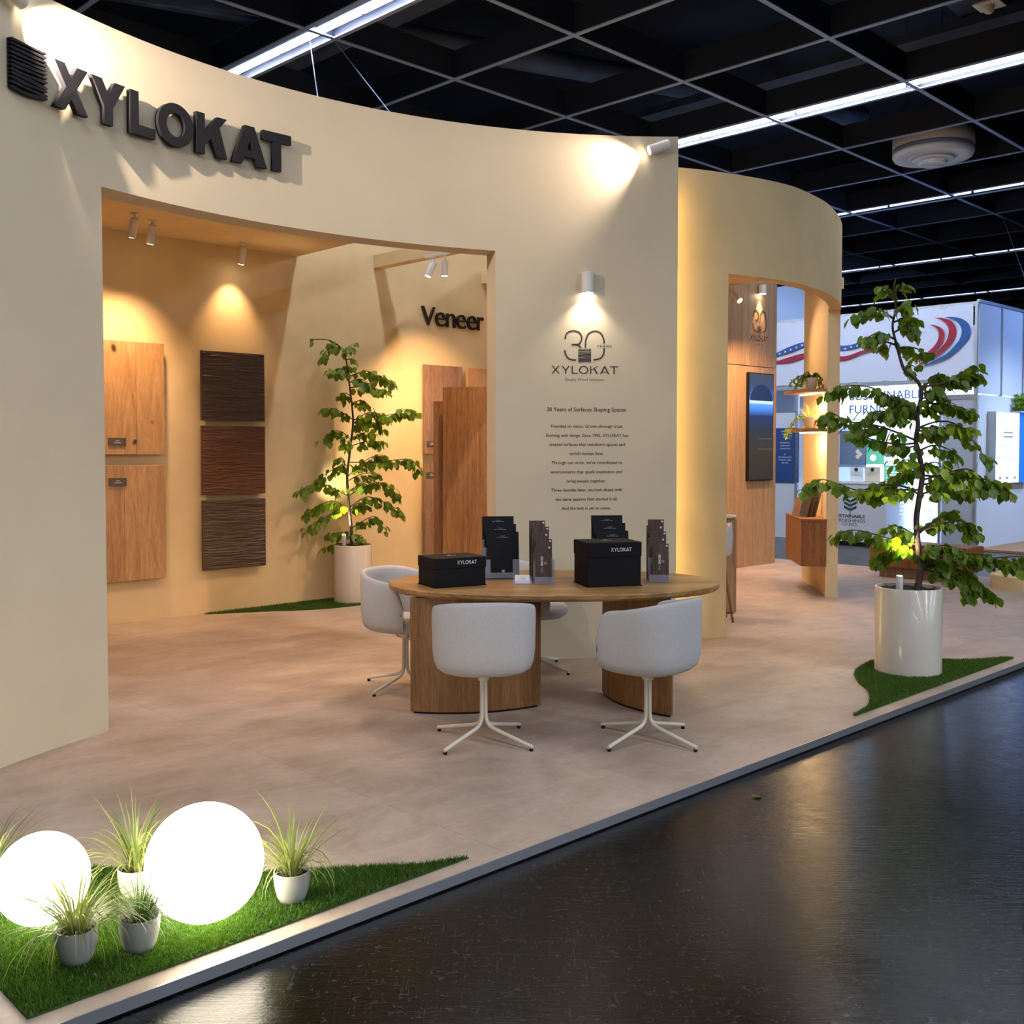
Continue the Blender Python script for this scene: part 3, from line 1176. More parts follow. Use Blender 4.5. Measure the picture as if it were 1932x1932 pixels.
for s_, xl, xr, yb, bd in lines:
    wall_text(s_, xl, xr, yb, M['ink'], 'text_line', bold=bd, root=tx)


# ================================================================== LAMPS ON THE FRONT WALL
def can_spot(name, label, mount, axis, body_from, length=0.15, r=0.036, group=None, mat='white_paint', wall_n=None, glow=True, plate=True):
    """small cylinder spotlight: mount point, body start, aiming axis (world)"""
    axis = Vector(axis).normalized()
    t = thing(name, label, 'spotlight', mount, 0, group)
    m0 = Vector(mount)
    b0 = Vector(body_from) - m0
    b1 = b0 + axis * length
    mb = MB()
    mb.tube([b0, b0 + axis * 0.004, b1 - axis * 0.004, b1], [r * 0.9, r, r, r * 0.94], 24)
    smooth_angle(mb.build('lamp_body', M[mat], t))
    mid = b0 + axis * length * 0.35
    smooth_angle(MB().tube([(0, 0, 0), mid - axis * 0.0], 0.009, 10).build('mounting_arm', M[mat], t))
    if plate:
        wn = Vector(wall_n) if wall_n else Vector((0, 0, -1))
        smooth_angle(MB().tube([Vector((0, 0, 0)), wn * 0.012], 0.034, 20).build('mounting_plate', M[mat], t))
    if glow:
        MB().tube([b1 + axis * 0.0005, b1 + axis * 0.002], r * 0.82, 20).build('lens', M['lamp_glow'], t)
    return t, m0 + b1 + axis * 0.012


def wall_lamp(ang_deg, z, aim_deg, aim_z, watts, deg, label, off=0.06):
    a = rad(ang_deg)
    mnt = fwp(a, FR, z)
    nrm = Vector((-math.cos(a), -math.sin(a), 0))
    st_ = fwp(a, FR - off, z)
    aim = fwp(rad(aim_deg), FR - off * 0.8, aim_z)
    ax = (aim - st_).normalized()
    t, tip = can_spot('spotlight', label, mnt, ax, st_ - ax * 0.05, 0.16, 0.037, None, wall_n=nrm)
    spot('beam', tip, aim, watts, (1.0, 0.79, 0.63), deg, 0.9, 0.012, t)


wall_lamp(91.3, 3.868, 101.0, 3.64, 36, 96, 'white cylinder spotlight at the upper right corner of the curved wall')
wall_lamp(162.2, 3.868, 150.0, 3.52, 88, 105, 'white cylinder spotlight above the grain emblem at upper left', 0.06)

# sconce above the anniversary print
a = FW(1107, 535)[0]
t = thing('wall_lamp', 'grey half-round wall lamp shining down above the anniversary print', 'wall lamp', fwp(a, FR, 2.763), a - pi / 2)
half = [(0.042 * math.sin(x), -0.035 - 0.042 * math.cos(x)) for x in np.linspace(-pi / 2, pi / 2, 17)] + [(0.042, 0.0), (-0.042, 0.0)]
smooth_angle(MB().prism(half[::-1], 0.004, 0.16).build('lamp_body', M['white_paint'], t))
MB().prism([(x * .88, y * .9 - .003) for x, y in half[::-1]], 0.0, 0.006).build('lens', M['lamp_glow'], t)
pl = fwp(a, FR - 0.055, 2.758)
spot('beam', pl, fwp(a, FR - 0.012, 2.2), 8, (1.0, 0.84, 0.66), 112, 0.7, 0.02, t)

# amber light strip behind the right end of the curved wall
o = MB().box(-0.012, 0.012, 0, 0.012, 0.15, 3.75).build('light_strip', M['led_yellow'])
o.location = (1.285, 8.455, 0)
o.rotation_euler = (0, 0, 0)
tag(o, 'amber vertical light strip behind the right edge of the curved wall', 'light strip')


# ================================================================== NICHE LAMPS
def ceiling_can(loc, aim, watts, deg, label, group, col=AMBER, lit=True, tilt=True):
    loc = Vector(loc)
    ax = (Vector(aim) - (loc - Vector((0, 0, 0.12)))).normalized() if tilt else Vector((0, 0, -1))
    st_ = loc - Vector((0, 0, 0.065)) - ax * 0.02
    t, tip = can_spot('spotlight', label, loc, ax, st_, 0.16, 0.034, group)
    if lit:
        spot('beam', tip, aim, watts, col, deg, 1.0, 0.02, t)
    return t


ceiling_can(K(2.786, 5.608, SOF), K(2.80, T_W, 2.1), 50, 76, 'white cylinder spotlight under the soffit, leftmost of three', 'soffit spotlights')
ceiling_can(K(3.01, 5.759, SOF), K(3.05, T_W, 2.0), 38, 76, 'white cylinder spotlight under the soffit, middle of three', 'soffit spotlights')
ceiling_can(K(4.085, 6.108, SOF), K(4.08, T_W, 2.70), 17, 76, 'white cylinder spotlight under the soffit above the carved dark panel', 'soffit spotlights')

# track with two heads on the cross beam
t = thing('track_light', 'pale track under the cross beam with two cylinder spotlights', 'track light', K(5.75, 5.36, SOF - 0.0), KROT)
MB().box(-0.02, 0.02, -1.0, 0.02, -0.034, -0.002).build('track', M['white_paint'], t)
for q, (dy, ax) in enumerate(((-0.10, Vector((-0.32, 0.25, -0.9))), (-0.27, Vector((0.05, 0.10, -1.0))))):
    ax = ax.normalized()
    h0 = Vector((0, dy, -0.034))
    st_ = h0 + Vector((0, 0, -0.06))
    hd = smooth_angle(MB().tube([st_, st_ + ax * 0.15], 0.034, 22).build('spotlight_head', M['white_paint'], t))
    MB().box(-0.014, 0.014, dy - 0.05, dy + 0.05, -0.046, -0.034).build('adapter', M['white_paint'], hd)
    MB().tube([h0, st_ + ax * 0.02], 0.008, 8).build('stem', M['white_paint'], hd)
    MB().tube([st_ + ax * 0.1505, st_ + ax * 0.152], 0.028, 20).build('lens', M['lamp_glow'], hd)
bpy.context.view_layer.update()
tw = t.matrix_world
spot('beam', tw @ Vector((-0.06, -0.06, -0.27)), K(6.75, T_W, 1.9), 95, AMBER, 60, 0.9, 0.02, t)
spot('beam', tw @ Vector((0.01, -0.25, -0.27)), K(6.2, T_W, 1.2), 70, AMBER, 66, 0.9, 0.02, t)
# added warm fill spots without lamp bodies, brightening the niche floor
for q, (s_, t_, s2, t2, z2, w_) in enumerate(((6.2, 4.0, 5.6, 4.3, 0.0, 80), (4.5, 3.4, 4.0, 3.6, 0.0, 60), (2.6, 3.6, 2.6, 4.0, 0.0, 45))):
    spot('niche_fill', K(s_, t_, SOF - 0.16), K(s2, t2, z2), w_, AMBER, 110, 0.9, 0.04)


# ================================================================== SAMPLE PANELS ON THE BACK WALL
def wall_panel(name, label, cat, s0, s1, z0, z1, th=0.022, off=0.06, group=None):
    return thing(name, label, cat, K((s0 + s1) / 2, T_W - off, z0), KROT, group), (s1 - s0), (z1 - z0)


def label_plate(parent, x, z, w=0.16, h=0.068, y=-0.03, lines_=2):
    pl = MB().box(x - w / 2, x + w / 2, y - 0.010, y, z - h / 2, z + h / 2).build('label_plate', M['plate'], parent, label='small brown label plate')
    for q in range(lines_):
        zz = z + h * (0.12 - 0.26 * q)
        MB().box(x - w * (0.12 + 0.10 * q), x + w * (0.12 + 0.10 * q), y - 0.0106, y - 0.010, zz - 0.004, zz + 0.004).build('print_line', M['grey_print'], pl)


for q, (z0, z1, cut, m1, m2, zl, lab) in enumerate(((1.546, 2.566, 0.43, 'oak_knotty', 'oak_knotty', 1.66, 'knotty pale oak sample panel, upper of the two at left of the niche'),
                                                    (0.398, 1.447, 0.305, 'oak_knotty2', 'oak_knotty', 1.30, 'knotty pale oak sample panel, lower of the two at left of the niche'))):
    t, w_, h_ = wall_panel('oak_panel', lab, 'sample panel', 2.655, 3.355, z0, z1, group='oak sample panels')
    xm = -w_ / 2 + cut
    MB().rbox(-w_ / 2, xm - 0.001, -0.03, 0.0, 0, h_, 0.002).build('plank', M[m1], t)
    MB().box(-0.2, 0.2, 0.0, 0.058, 0.15, h_ - 0.15).build('wall_batten', M['plate'], t)
    MB().rbox(xm + 0.001, w_ / 2, -0.03, 0.0, 0, h_, 0.002).build('plank', M[m2], t)
    label_plate(t, -w_ / 2 + 0.245, zl - z0)
for q, (z0, z1, mt, lab) in enumerate(((1.869, 2.533, 'carved_dark', 'near-black carved ripple wood panel at the top of the column of three'),
                                       (1.152, 1.818, 'carved_red', 'reddish brown carved ripple wood panel in the middle of the column'),
                                       (0.43, 1.101, 'carved_grey', 'grey-brown carved ripple wood panel at the bottom of the column'))):
    t, w_, h_ = wall_panel('carved_panel', lab, 'sample panel', 3.73, 4.407, z0, z1, group='carved ripple panels')
    MB().box(-0.2, 0.2, 0.006, 0.058, 0.15, h_ - 0.15).build('wall_batten', M['plate'], t)
    MB().box(-w_ / 2, w_ / 2, -0.022, 0.006, 0, h_).build('backing_board', M[mt], t)

    def rip(u, v, w_=w_, h_=h_, q=q):
        x = (u - .5) * w_
        z = v * h_
        d = mnoise.noise(Vector((x * 4.5 + 9 * q, z * 75 + 1.2 * mnoise.noise(Vector((x * 6, z * 9, q))), 3.1 * q))) + 0.4 * mnoise.noise(Vector((x * 14, z * 150, 7 + q)))
        edge = min(u, 1 - u, v, 1 - v) * 60
        return (x, -0.030 - 0.010 * d * min(1, edge) + (0.004 if edge < .2 else 0), z)
    MB().grid(rip, 56, 200).build('carved_face', M[mt], t, True)
for q, (s0, s1, z0, z1, mt, lab) in enumerate(((6.46, 7.03, 1.534, 2.551, 'walnut', 'walnut veneer panel under the Veneer lettering, upper one'),
                                               (6.455, 7.03, 0.406, 1.428, 'walnut', 'walnut veneer panel under the Veneer lettering, lower one'),
                                               (7.113, 7.68, 1.534, 2.545, 'beech', 'pale beech veneer panel peeking out at the right of the opening'))):
    t, w_, h_ = wall_panel('veneer_panel', lab, 'sample panel', s0, s1, z0, z1, group='veneer sample panels')
    MB().box(-0.2, 0.2, 0.006, 0.058, 0.15, h_ - 0.15).build('wall_batten', M['plate'], t)
    MB().rbox(-w_ / 2, w_ / 2, -0.03, 0.008, 0, h_, 0.002).build('veneer_board', M[mt], t)
    if q < 2:
        label_plate(t, -w_ / 2 + 0.095, (1.655 if q == 0 else 1.30) - z0, 0.135, 0.062)

# glossy lettering on the back wall
vt = thing('wall_lettering', 'glossy black raised Veneer lettering on the back wall', 'lettering', K(6.465, T_W - 0.03, 3.003), KROT)
xx = 0.0
cw = {'V': 0.195, 'e': 0.145, 'n': 0.132, 'r': 0.092}
zz = {'V': 0.214, 'e': 0.165, 'n': 0.162, 'r': 0.162}
for ch in 'Veneer':
    me = text_mesh(ch, width=cw[ch], height=zz[ch], depth=0.028, bold=-0.004, align='LEFT', res=4)
    shift(me, xx, 0, 0)
    link('letter', me, M['gloss_black'], vt)
    xx += cw[ch] + (0.010 if ch == 'V' else 0.021)

# standing display boards behind the opening
pl = tag(MB().lathe([(0.60, 0.0), (0.60, 0.05), (0.59, 0.055)], 48).build('display_plinth', M['straw'], None, True), 'low round straw coloured plinth under the standing boards', 'plinth')
pl.location = (-0.42, 9.08, 0)


def curved_board(name, label, pts, z0, z1, th, mat):
    q = catmull([(x, y, 0) for x, y in pts], 8)
    fr, bk = [], []
    for i, p in enumerate(q):
        d = q[min(i + 1, len(q) - 1)] - q[max(i - 1, 0)]
        d.normalize()
        fr.append((p.x, p.y)); bk.append((p.x - d.y * th, p.y + d.x * th))
    c = q[len(q) // 2]
    poly = [(x - c.x, y - c.y) for x, y in fr + bk[::-1]]
    o = smooth_angle(MB().prism(poly, 0, z1 - z0).build(name, M[mat]), 40)
    o.location = (c.x, c.y, z0)
    return tag(o, label, 'display board')


curved_board('display_board', 'tall curved cherry wood board standing in the opening', [(-0.614, 9.27), (-0.45, 9.21), (-0.22, 9.17), (0.02, 9.16)], 0.055, 2.14, 0.02, 'cherry')
curved_board('display_board', 'narrower fine ribbed wood board behind the tall curved one', [(-0.712, 9.46), (-0.5, 9.42), (-0.3, 9.40)], 0.055, 2.025, 0.02, 'cherry')

# ================================================================== TABLE
TC = Vector((0.27, 6.652, 0))
tb = thing('oval_table', 'oval oak table with two curved slab legs', 'table', TC, 0.034)


def ell(a, b, z, n=72, e=2.15):
    out = []
    for j in range(n):
        th = 2 * pi * j / n
        c, s = math.cos(th), math.sin(th)
        out.append((a * math.copysign(abs(c) ** (2 / e), c), b * math.copysign(abs(s) ** (2 / e), s), z))
    return out


TA_, TB_ = 1.055, 0.635
smooth_angle(MB().loft([ell(TA_ - .06, TB_ - .06, .702), ell(TA_ - .022, TB_ - .022, .708), ell(TA_ - .005, TB_ - .005, .722), ell(TA_, TB_, .744), ell(TA_ - .004, TB_ - .004, .75)]).build('tabletop', M['oak_top'], tb), 30)


def lens_leg(p0, p1, sag):
    ri = Matrix.Rotation(-0.034, 3, 'Z')
    a = ri @ (Vector((*p0, 0)) - TC)
    b = ri @ (Vector((*p1, 0)) - TC)
    d = (b - a)
    L = d.length
    d.normalize()
    nn = Vector((-d.y, d.x, 0))
    poly = []
    for i in range(21):
        u = i / 20
        q = a + d * (L * u) - nn * (sag * (1 - (2 * u - 1) ** 2))
        poly.append((q.x, q.y))
    for i in range(21):
        u = 1 - i / 20
        q = a + d * (L * u) + nn * (sag * (1 - (2 * u - 1) ** 2) + 0.012)
        poly.append((q.x, q.y))
    lg_ = smooth_angle(MB().prism(poly, 0.014, 0.702).build('leg', M['oak_leg'], tb), 40)
    cx = sum(p[0] for p in poly) / len(poly); cy = sum(p[1] for p in poly) / len(poly)
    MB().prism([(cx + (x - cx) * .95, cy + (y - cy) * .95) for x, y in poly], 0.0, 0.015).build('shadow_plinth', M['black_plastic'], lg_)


lens_leg((-0.612, 6.256), (0.178, 6.424), 0.095)
lens_leg((0.589, 6.775), (0.945, 6.150), 0.085)


# ================================================================== CHAIRS
def sup(a, b, phi, e=2.7):
    s, c = math.sin(phi), math.cos(phi)
    return (a * math.copysign(abs(s) ** (2 / e), s), -b * math.copysign(abs(c) ** (2 / e), c))


def make_chair():
    root = thing('swivel_chair', 'pale grey upholstered tub chair', 'chair')
    a, b = 0.282, 0.265
    PH = 124
    nphi = 48
    rows = []
    for i in range(nphi + 1):
        phi = rad(-PH + 2 * PH * i / nphi)
        ap = abs(math.degrees(phi))
        q = min(max((ap - 62) / (PH - 62), 0), 1)
        zt = 0.797 - 0.10 * (ap / PH) ** 2 - 0.12 * max(0, (ap - 104) / (PH - 104)) ** 2
        prof = [(0.42, 0.392), (0.66, 0.393), (0.82, 0.401), (0.915, 0.422), (0.965, 0.458), (0.99, 0.52), (1.0, zt - 0.09), (0.998, zt - 0.025), (0.985, zt - 0.008), (0.955, zt), (0.91, zt - 0.004), (0.872, zt - 0.022), (0.85, zt - 0.06), (0.835, 0.50), (0.80, 0.45)]
        x, y = sup(a, b, phi)
        rows.append([(x * s, y * s, max(z, 0.392)) for s, z in prof])
    mb = MB()
    n = len(rows[0])
    v = [p for r in rows for p in r]
    f = []
    for i in range(len(rows) - 1):
        for j in range(n - 1):
            f.append((i * n + j, (i + 1) * n + j, (i + 1) * n + j + 1, i * n + j + 1))
    f.append(tuple(range(n)))
    f.append(tuple(reversed([(len(rows) - 1) * n + j for j in range(n)])))
    mb.add(v, f)
    smooth_angle(mb.build('tub_backrest', M['fabric'], root), 50)
    rings = []
    for sxy, z in ((0.55, 0.388), (0.86, 0.392), (0.97, 0.408), (1.0, 0.43), (0.985, 0.455), (0.93, 0.472), (0.6, 0.482), (0.1, 0.484)):
        rings.append([(0.236 * sxy * math.copysign(abs(math.sin(t_)) ** .72, math.sin(t_)), 0.015 + 0.246 * sxy * math.copysign(abs(math.cos(t_)) ** .72, math.cos(t_)), z) for t_ in [2 * pi * k / 44 for k in range(44)]])
    smooth_angle(MB().loft([r[::-1] for r in rings]).build('seat', M['fabric'], root), 50)
    smooth_angle(MB().lathe([(0.031, 0.335), (0.031, 0.385), (0.045, 0.392)], 20).build('collar', M['cream_metal'], root))
    for k in range(4):
        an = pi / 4 + k * pi / 2
        c, s = math.cos(an), math.sin(an)
        path = [(0.014, 0.345), (0.014, 0.20), (0.0145, 0.155), (0.018, 0.125), (0.029, 0.102), (0.047, 0.088), (0.075, 0.078), (0.33, 0.022)]
        lg_ = smooth_angle(MB().tube([(r * c, r * s, z) for r, z in path], 0.0105, 10).build('leg', M['cream_metal'], root), 60)
        MB().lathe([(0.010, 0.0), (0.011, 0.013)], 12, (0.322 * c, 0.322 * s, 0)).build('foot_glide', M['black_plastic'], lg_)
    return root


chair = make_chair()
# position, facing (angle of +y), base turn
spots = [((-0.155, 5.665), 4, 'pale grey tub chair in front of the table, seen squarely from behind'),
         ((0.745, 5.69), 48, 'pale grey tub chair at the front right of the table, turned left'),
         ((-0.715, 6.96), -122, 'pale grey tub chair at the left end of the table, facing right'),
         ((0.14, 7.52), -100, 'pale grey tub chair behind the table, its seat edge showing between the legs')]
bases = [rad(8), rad(-1), rad(12), rad(8)]
for i, ((x, y), ang, lab) in enumerate(spots):
    o = chair if i == 0 else copy_tree(chair)
    o['label'] = lab
    o['group'] = 'tub chairs around the oval table'
    o.location = (x, y, 0)
    o.rotation_euler = (0, 0, rad(ang))
    for ch in o.children:
        if ch.name.startswith('leg'):
            ch.rotation_euler = (0, 0, bases[i] - rad(ang))

# ================================================================== THINGS ON THE TABLE
ZT = 0.7505


def gift_box(loc, rot, w, d, h, lidh, label):
    t = thing('black_box', label, 'box', (loc[0], loc[1], ZT), rot, 'black lidded boxes on the table')
    MB().rbox(0.004, w - 0.004, 0.004, d - 0.004, 0.004, h - 0.006, 0.0015).build('box_base', M['box_black'], t)
    MB().box(-0.002, w + 0.004, -0.001, d + 0.001, 0.0, 0.004).build('base_flap', M['box_black'], t)
    ld = MB().rbox(0.0, w, 0.0, d, h - lidh, h, 0.0025).build('lid', M['box_black'], t)
    me = brand_word(0.0225, 0.15, 0.22, 0, width=0.132)
    shift(me, w * 0.62, -0.0006, h - lidh * 0.62)
    link('lettering', me, M['white_print'], ld)
    mbx = MB()
    mbx.box(w * 0.40, w * 0.60, d * 0.55, d * 0.57, h, h + 0.0006)
    mbx.box(w * 0.47, w * 0.53, d * 0.60, d * 0.68, h, h + 0.0006)
    mbx.build('top_print', M['grey_print'], ld)
    return t


gift_box((-0.468, 6.305), rad(28), 0.350, 0.265, 0.180, 0.066, 'low black lidded box at the left end of the table')
gift_box((0.461, 6.352), rad(14), 0.352, 0.285, 0.272, 0.090, 'tall black lidded box at the right of the table')


def brochure_rack(cx, cy, rot, label, blabels):
    """clear tiered stand with black brochures"""
    W = 0.235
    t = thing('brochure_stand', label, 'brochure stand', (cx, cy, ZT), rot, 'clear brochure stands')
    MB().box(-W / 2, W / 2, 0, 0.17, 0, 0.004).build('base_sheet', M['acrylic'], t)
    lean = 0.16
    for q in range(3):
        y0 = 0.012 + q * 0.052
        zt = 0.30 + q * 0.048
        m = Matrix.Translation((0, y0 + 0.022, 0.006)) @ Matrix.Rotation(-lean, 4, 'X')
        MB().box(-W / 2, W / 2, 0, 0.003, 0, 0.20 + q * 0.048, m).build('back_sheet', M['acrylic'], t)
        for sx in (-1, 1):
            MB().box(sx * W / 2 - (0.045 if sx > 0 else 0), sx * W / 2 + (0.045 if sx < 0 else 0), -0.028, -0.025, 0, 0.12, m).build('front_lip', M['acrylic'], t)
        MB().box(-W / 2, W / 2, -0.028, -0.025, 0, 0.035, m).build('front_rail', M['acrylic'], t)
        dx = 0.010 - q * 0.010
        b = thing('brochure', blabels[q], 'brochure', t.matrix_basis @ Vector((dx, y0 + 0.022, 0.006)), rot, 'black brochures in clear stands')
        m2 = Matrix.Rotation(-lean, 4, 'X')
        MB().box(-0.105, 0.105, -0.018, -0.004, 0.002, zt, m2).build('cover', M['paper_black'], b)
        l1 = text_mesh('XYLOKAT', width=0.035); shift(l1, 0, -0.0185, zt - 0.030); l1.transform(m2); link('print_line', l1, M['grey_print'], b)
        l2 = text_mesh('SPECIAL VENEERED PANELS', width=0.080); shift(l2, 0, -0.0185, zt - 0.038); l2.transform(m2); link('print_line', l2, M['grey_print'], b)
        if q == 0:
            l3 = text_mesh('XYLOKAT', width=0.075); shift(l3, 0, -0.0295, 0.020); l3.transform(m2); link('print_line', l3, M['grey_print'], b)
            MB().box(-0.009, 0.009, -0.0295, -0.0290, 0.036, 0.052, m2).build('emblem_print', M['grey_print'], b)


bpy.context.view_layer.update()


class _T:
    pass


def make_rack(cx, cy, rot, label, bl):
    brochure_rack(cx, cy, rot, label, bl)


make_rack(-0.065, 6.735, rad(6), 'clear stand of black brochures between the boxes',
          ['black brochure in front of the clear stand beside the low box', 'black brochure in the middle tier beside the low box', 'black brochure at the back, tallest beside the low box'])
make_rack(0.660, 6.83, rad(4), 'clear stand of black brochures behind the tall box',
          ['black brochure in the front tier behind the tall box', 'black brochure in the middle tier behind the tall box', 'black brochure in the back tier behind the tall box, tallest'])


def leaflet_rack(cx, cy, rot, label, where, mirror=1):
    W = 0.125
    t = thing('leaflet_stand', label, 'leaflet stand', (cx, cy, ZT), rot, 'clear leaflet stands')
    MB().box(-W / 2, W / 2, 0, 0.22, 0, 0.004).build('base_sheet', M['acrylic'], t)
    for sx in (-1, 1):
        MB().box(sx * W / 2 - 0.0015, sx * W / 2 + 0.0015, 0, 0.05, 0, 0.145).build('side_sheet', M['acrylic'], t)
    MB().box(-W / 2, W / 2, -0.002, 0.001, 0, 0.045).build('front_sheet', M['acrylic'], t)
    order = ['front', 'second', 'third', 'fourth', 'rear']
    for q in range(5):
        y0 = 0.012 + q * 0.042
        zt = 0.235 + q * 0.036
        if q:
            MB().box(-W / 2, W / 2, y0 - 0.006, y0 - 0.004, 0, zt - 0.12).build('back_sheet', M['acrylic'], t)
        dx = mirror * (0.006 if q % 2 else -0.010) - 0.004 * q * 0.8
        b = thing('leaflet', 'wood print leaflet, %s one in the stand %s' % (order[q], where), 'leaflet', t.matrix_basis @ Vector((dx, y0, 0.006)), rot, 'wood print leaflets')
        m2 = Matrix.Rotation(-0.05, 4, 'X')
        MB().box(-0.052, 0.052, 0, 0.006, 0, zt, m2).build('cover', M['leaflet'], b)
        MB().box(0.036, 0.046, -0.0008, -0.0003, zt - 0.018, zt - 0.008, m2).build('corner_mark', M['white_print'], b)
        if q == 0:
            me = text_mesh('GEOME', width=0.062, bold=0.02)
            me.transform(Matrix.Rotation(pi / 2, 4, 'Y')); shift(me, -0.012, -0.001, zt - 0.098); me.transform(m2)
            link('print_line', me, M['white_print'], b)
            me = text_mesh('TREE', width=0.036)
            me.transform(Matrix.Rotation(pi / 2, 4, 'Y')); shift(me, -0.012, -0.001, zt - 0.152); me.transform(m2)
            link('print_line', me, M['grey_print'], b)
            r_ = 0.011
            me = contour_mesh([[(0, r_), (r_, 0), (0, -r_), (-r_, 0)], [(0, r_ * .55), (r_ * .55, 0), (0, -r_ * .55), (-r_ * .55, 0)]])
            shift(me, 0.016, -0.001, zt - 0.112); me.transform(m2)
            link('emblem_print', me, M['grey_print'], b)


leaflet_rack(0.205, 6.515, rad(6), 'clear stand of wood print leaflets left of the tall box', 'left of the tall box', 1)
leaflet_rack(0.937, 6.625, rad(-2), 'clear stand of wood print leaflets at the right end of the table', 'at the right end', -1)
t = thing('card_holder', 'small clear card holder in front of the brochures', 'card holder', (0.066, 6.515, ZT), rad(3))
m2 = Matrix.Rotation(-0.5, 4, 'X')
MB().box(-0.058, 0.058, 0, 0.05, 0, 0.003).build('base_sheet', M['acrylic'], t)
MB().box(-0.058, 0.058, 0.012, 0.014, 0, 0.058, m2).build('back_sheet', M['acrylic'], t)
MB().box(-0.058, 0.058, -0.002, 0.0, 0, 0.022, m2).build('front_lip', M['acrylic'], t)
t2 = thing('business_card', 'white business cards in the small clear holder', 'card', (0.066, 6.515, ZT + 0.004), rad(3))
MB().box(-0.046, 0.046, 0.001, 0.010, 0.0, 0.058, m2).build('card_stack', M['paper'], t2)
for q in range(3):
    MB().box(-0.02, 0.02, 0.0002, 0.0008, 0.040 - q * 0.008, 0.042 - q * 0.008, m2).build('print_line', M['grey_print'], t2)


# ================================================================== PLANTS
def leaf_mesh(name, L=0.1, W=0.07, seed=0):
    rnd = random.Random(seed)
    prof = [(0.0, 0.02), (0.12, 0.30), (0.30, 0.47), (0.52, 0.50), (0.74, 0.38), (0.90, 0.18), (1.0, 0.0)]
    mid, lf, rt = [], [], []
    for i, (u, h) in enumerate(prof):
        bend_ = -0.16 * u * u * L
        jag = 1 + (0.10 * (1 if i % 2 else -1)) * (0 < i < 6) + rnd.uniform(-.05, .05)
        mid.append((u * L, 0, bend_))
        lf.append((u * L + 0.004 * (i % 2), h * W * jag, bend_ + 0.10 * W * (h / .5) + rnd.uniform(-.003, .003)))
        rt.append((u * L + 0.004 * ((i + 1) % 2), -h * W * jag, bend_ + 0.10 * W * (h / .5) + rnd.uniform(-.003, .003)))
    n = len(prof)
    mb = MB()
    f = []
    for i in range(n - 1):
        f.append((i, i + 1, n + i + 1, n + i))
        f.append((2 * n + i, 2 * n + i + 1, i + 1, i))
    mb.add(mid + lf + rt, f)
    # leaf stalk
    mb.add([(-0.018, 0, 0.006), (-0.018, 0.0016, 0.005), (0.002, 0, 0), (0.002, 0.0016, 0)], [(0, 1, 3, 2)])
    me = mb.mesh(name, True)
    me.materials.append(M['leaf'])
    return me


LEAVES = [leaf_mesh('leaf_shape', 0.1, 0.072 + 0.004 * s, s) for s in range(5)]


def leaf_matrix(p, d, roll, size):
    x = d.normalized()
    up = Vector((0, 0, 1))
    y = up.cross(x)
    y = y.normalized() if y.length > 1e-3 else Vector((0, 1, 0))
    z = x.cross(y)
    R = Matrix((x, y, z)).transposed().to_4x4()
    return Matrix.Translation(p) @ R @ Matrix.Rotation(roll, 4, 'X') @ Matrix.Diagonal((size, size, size, 1))


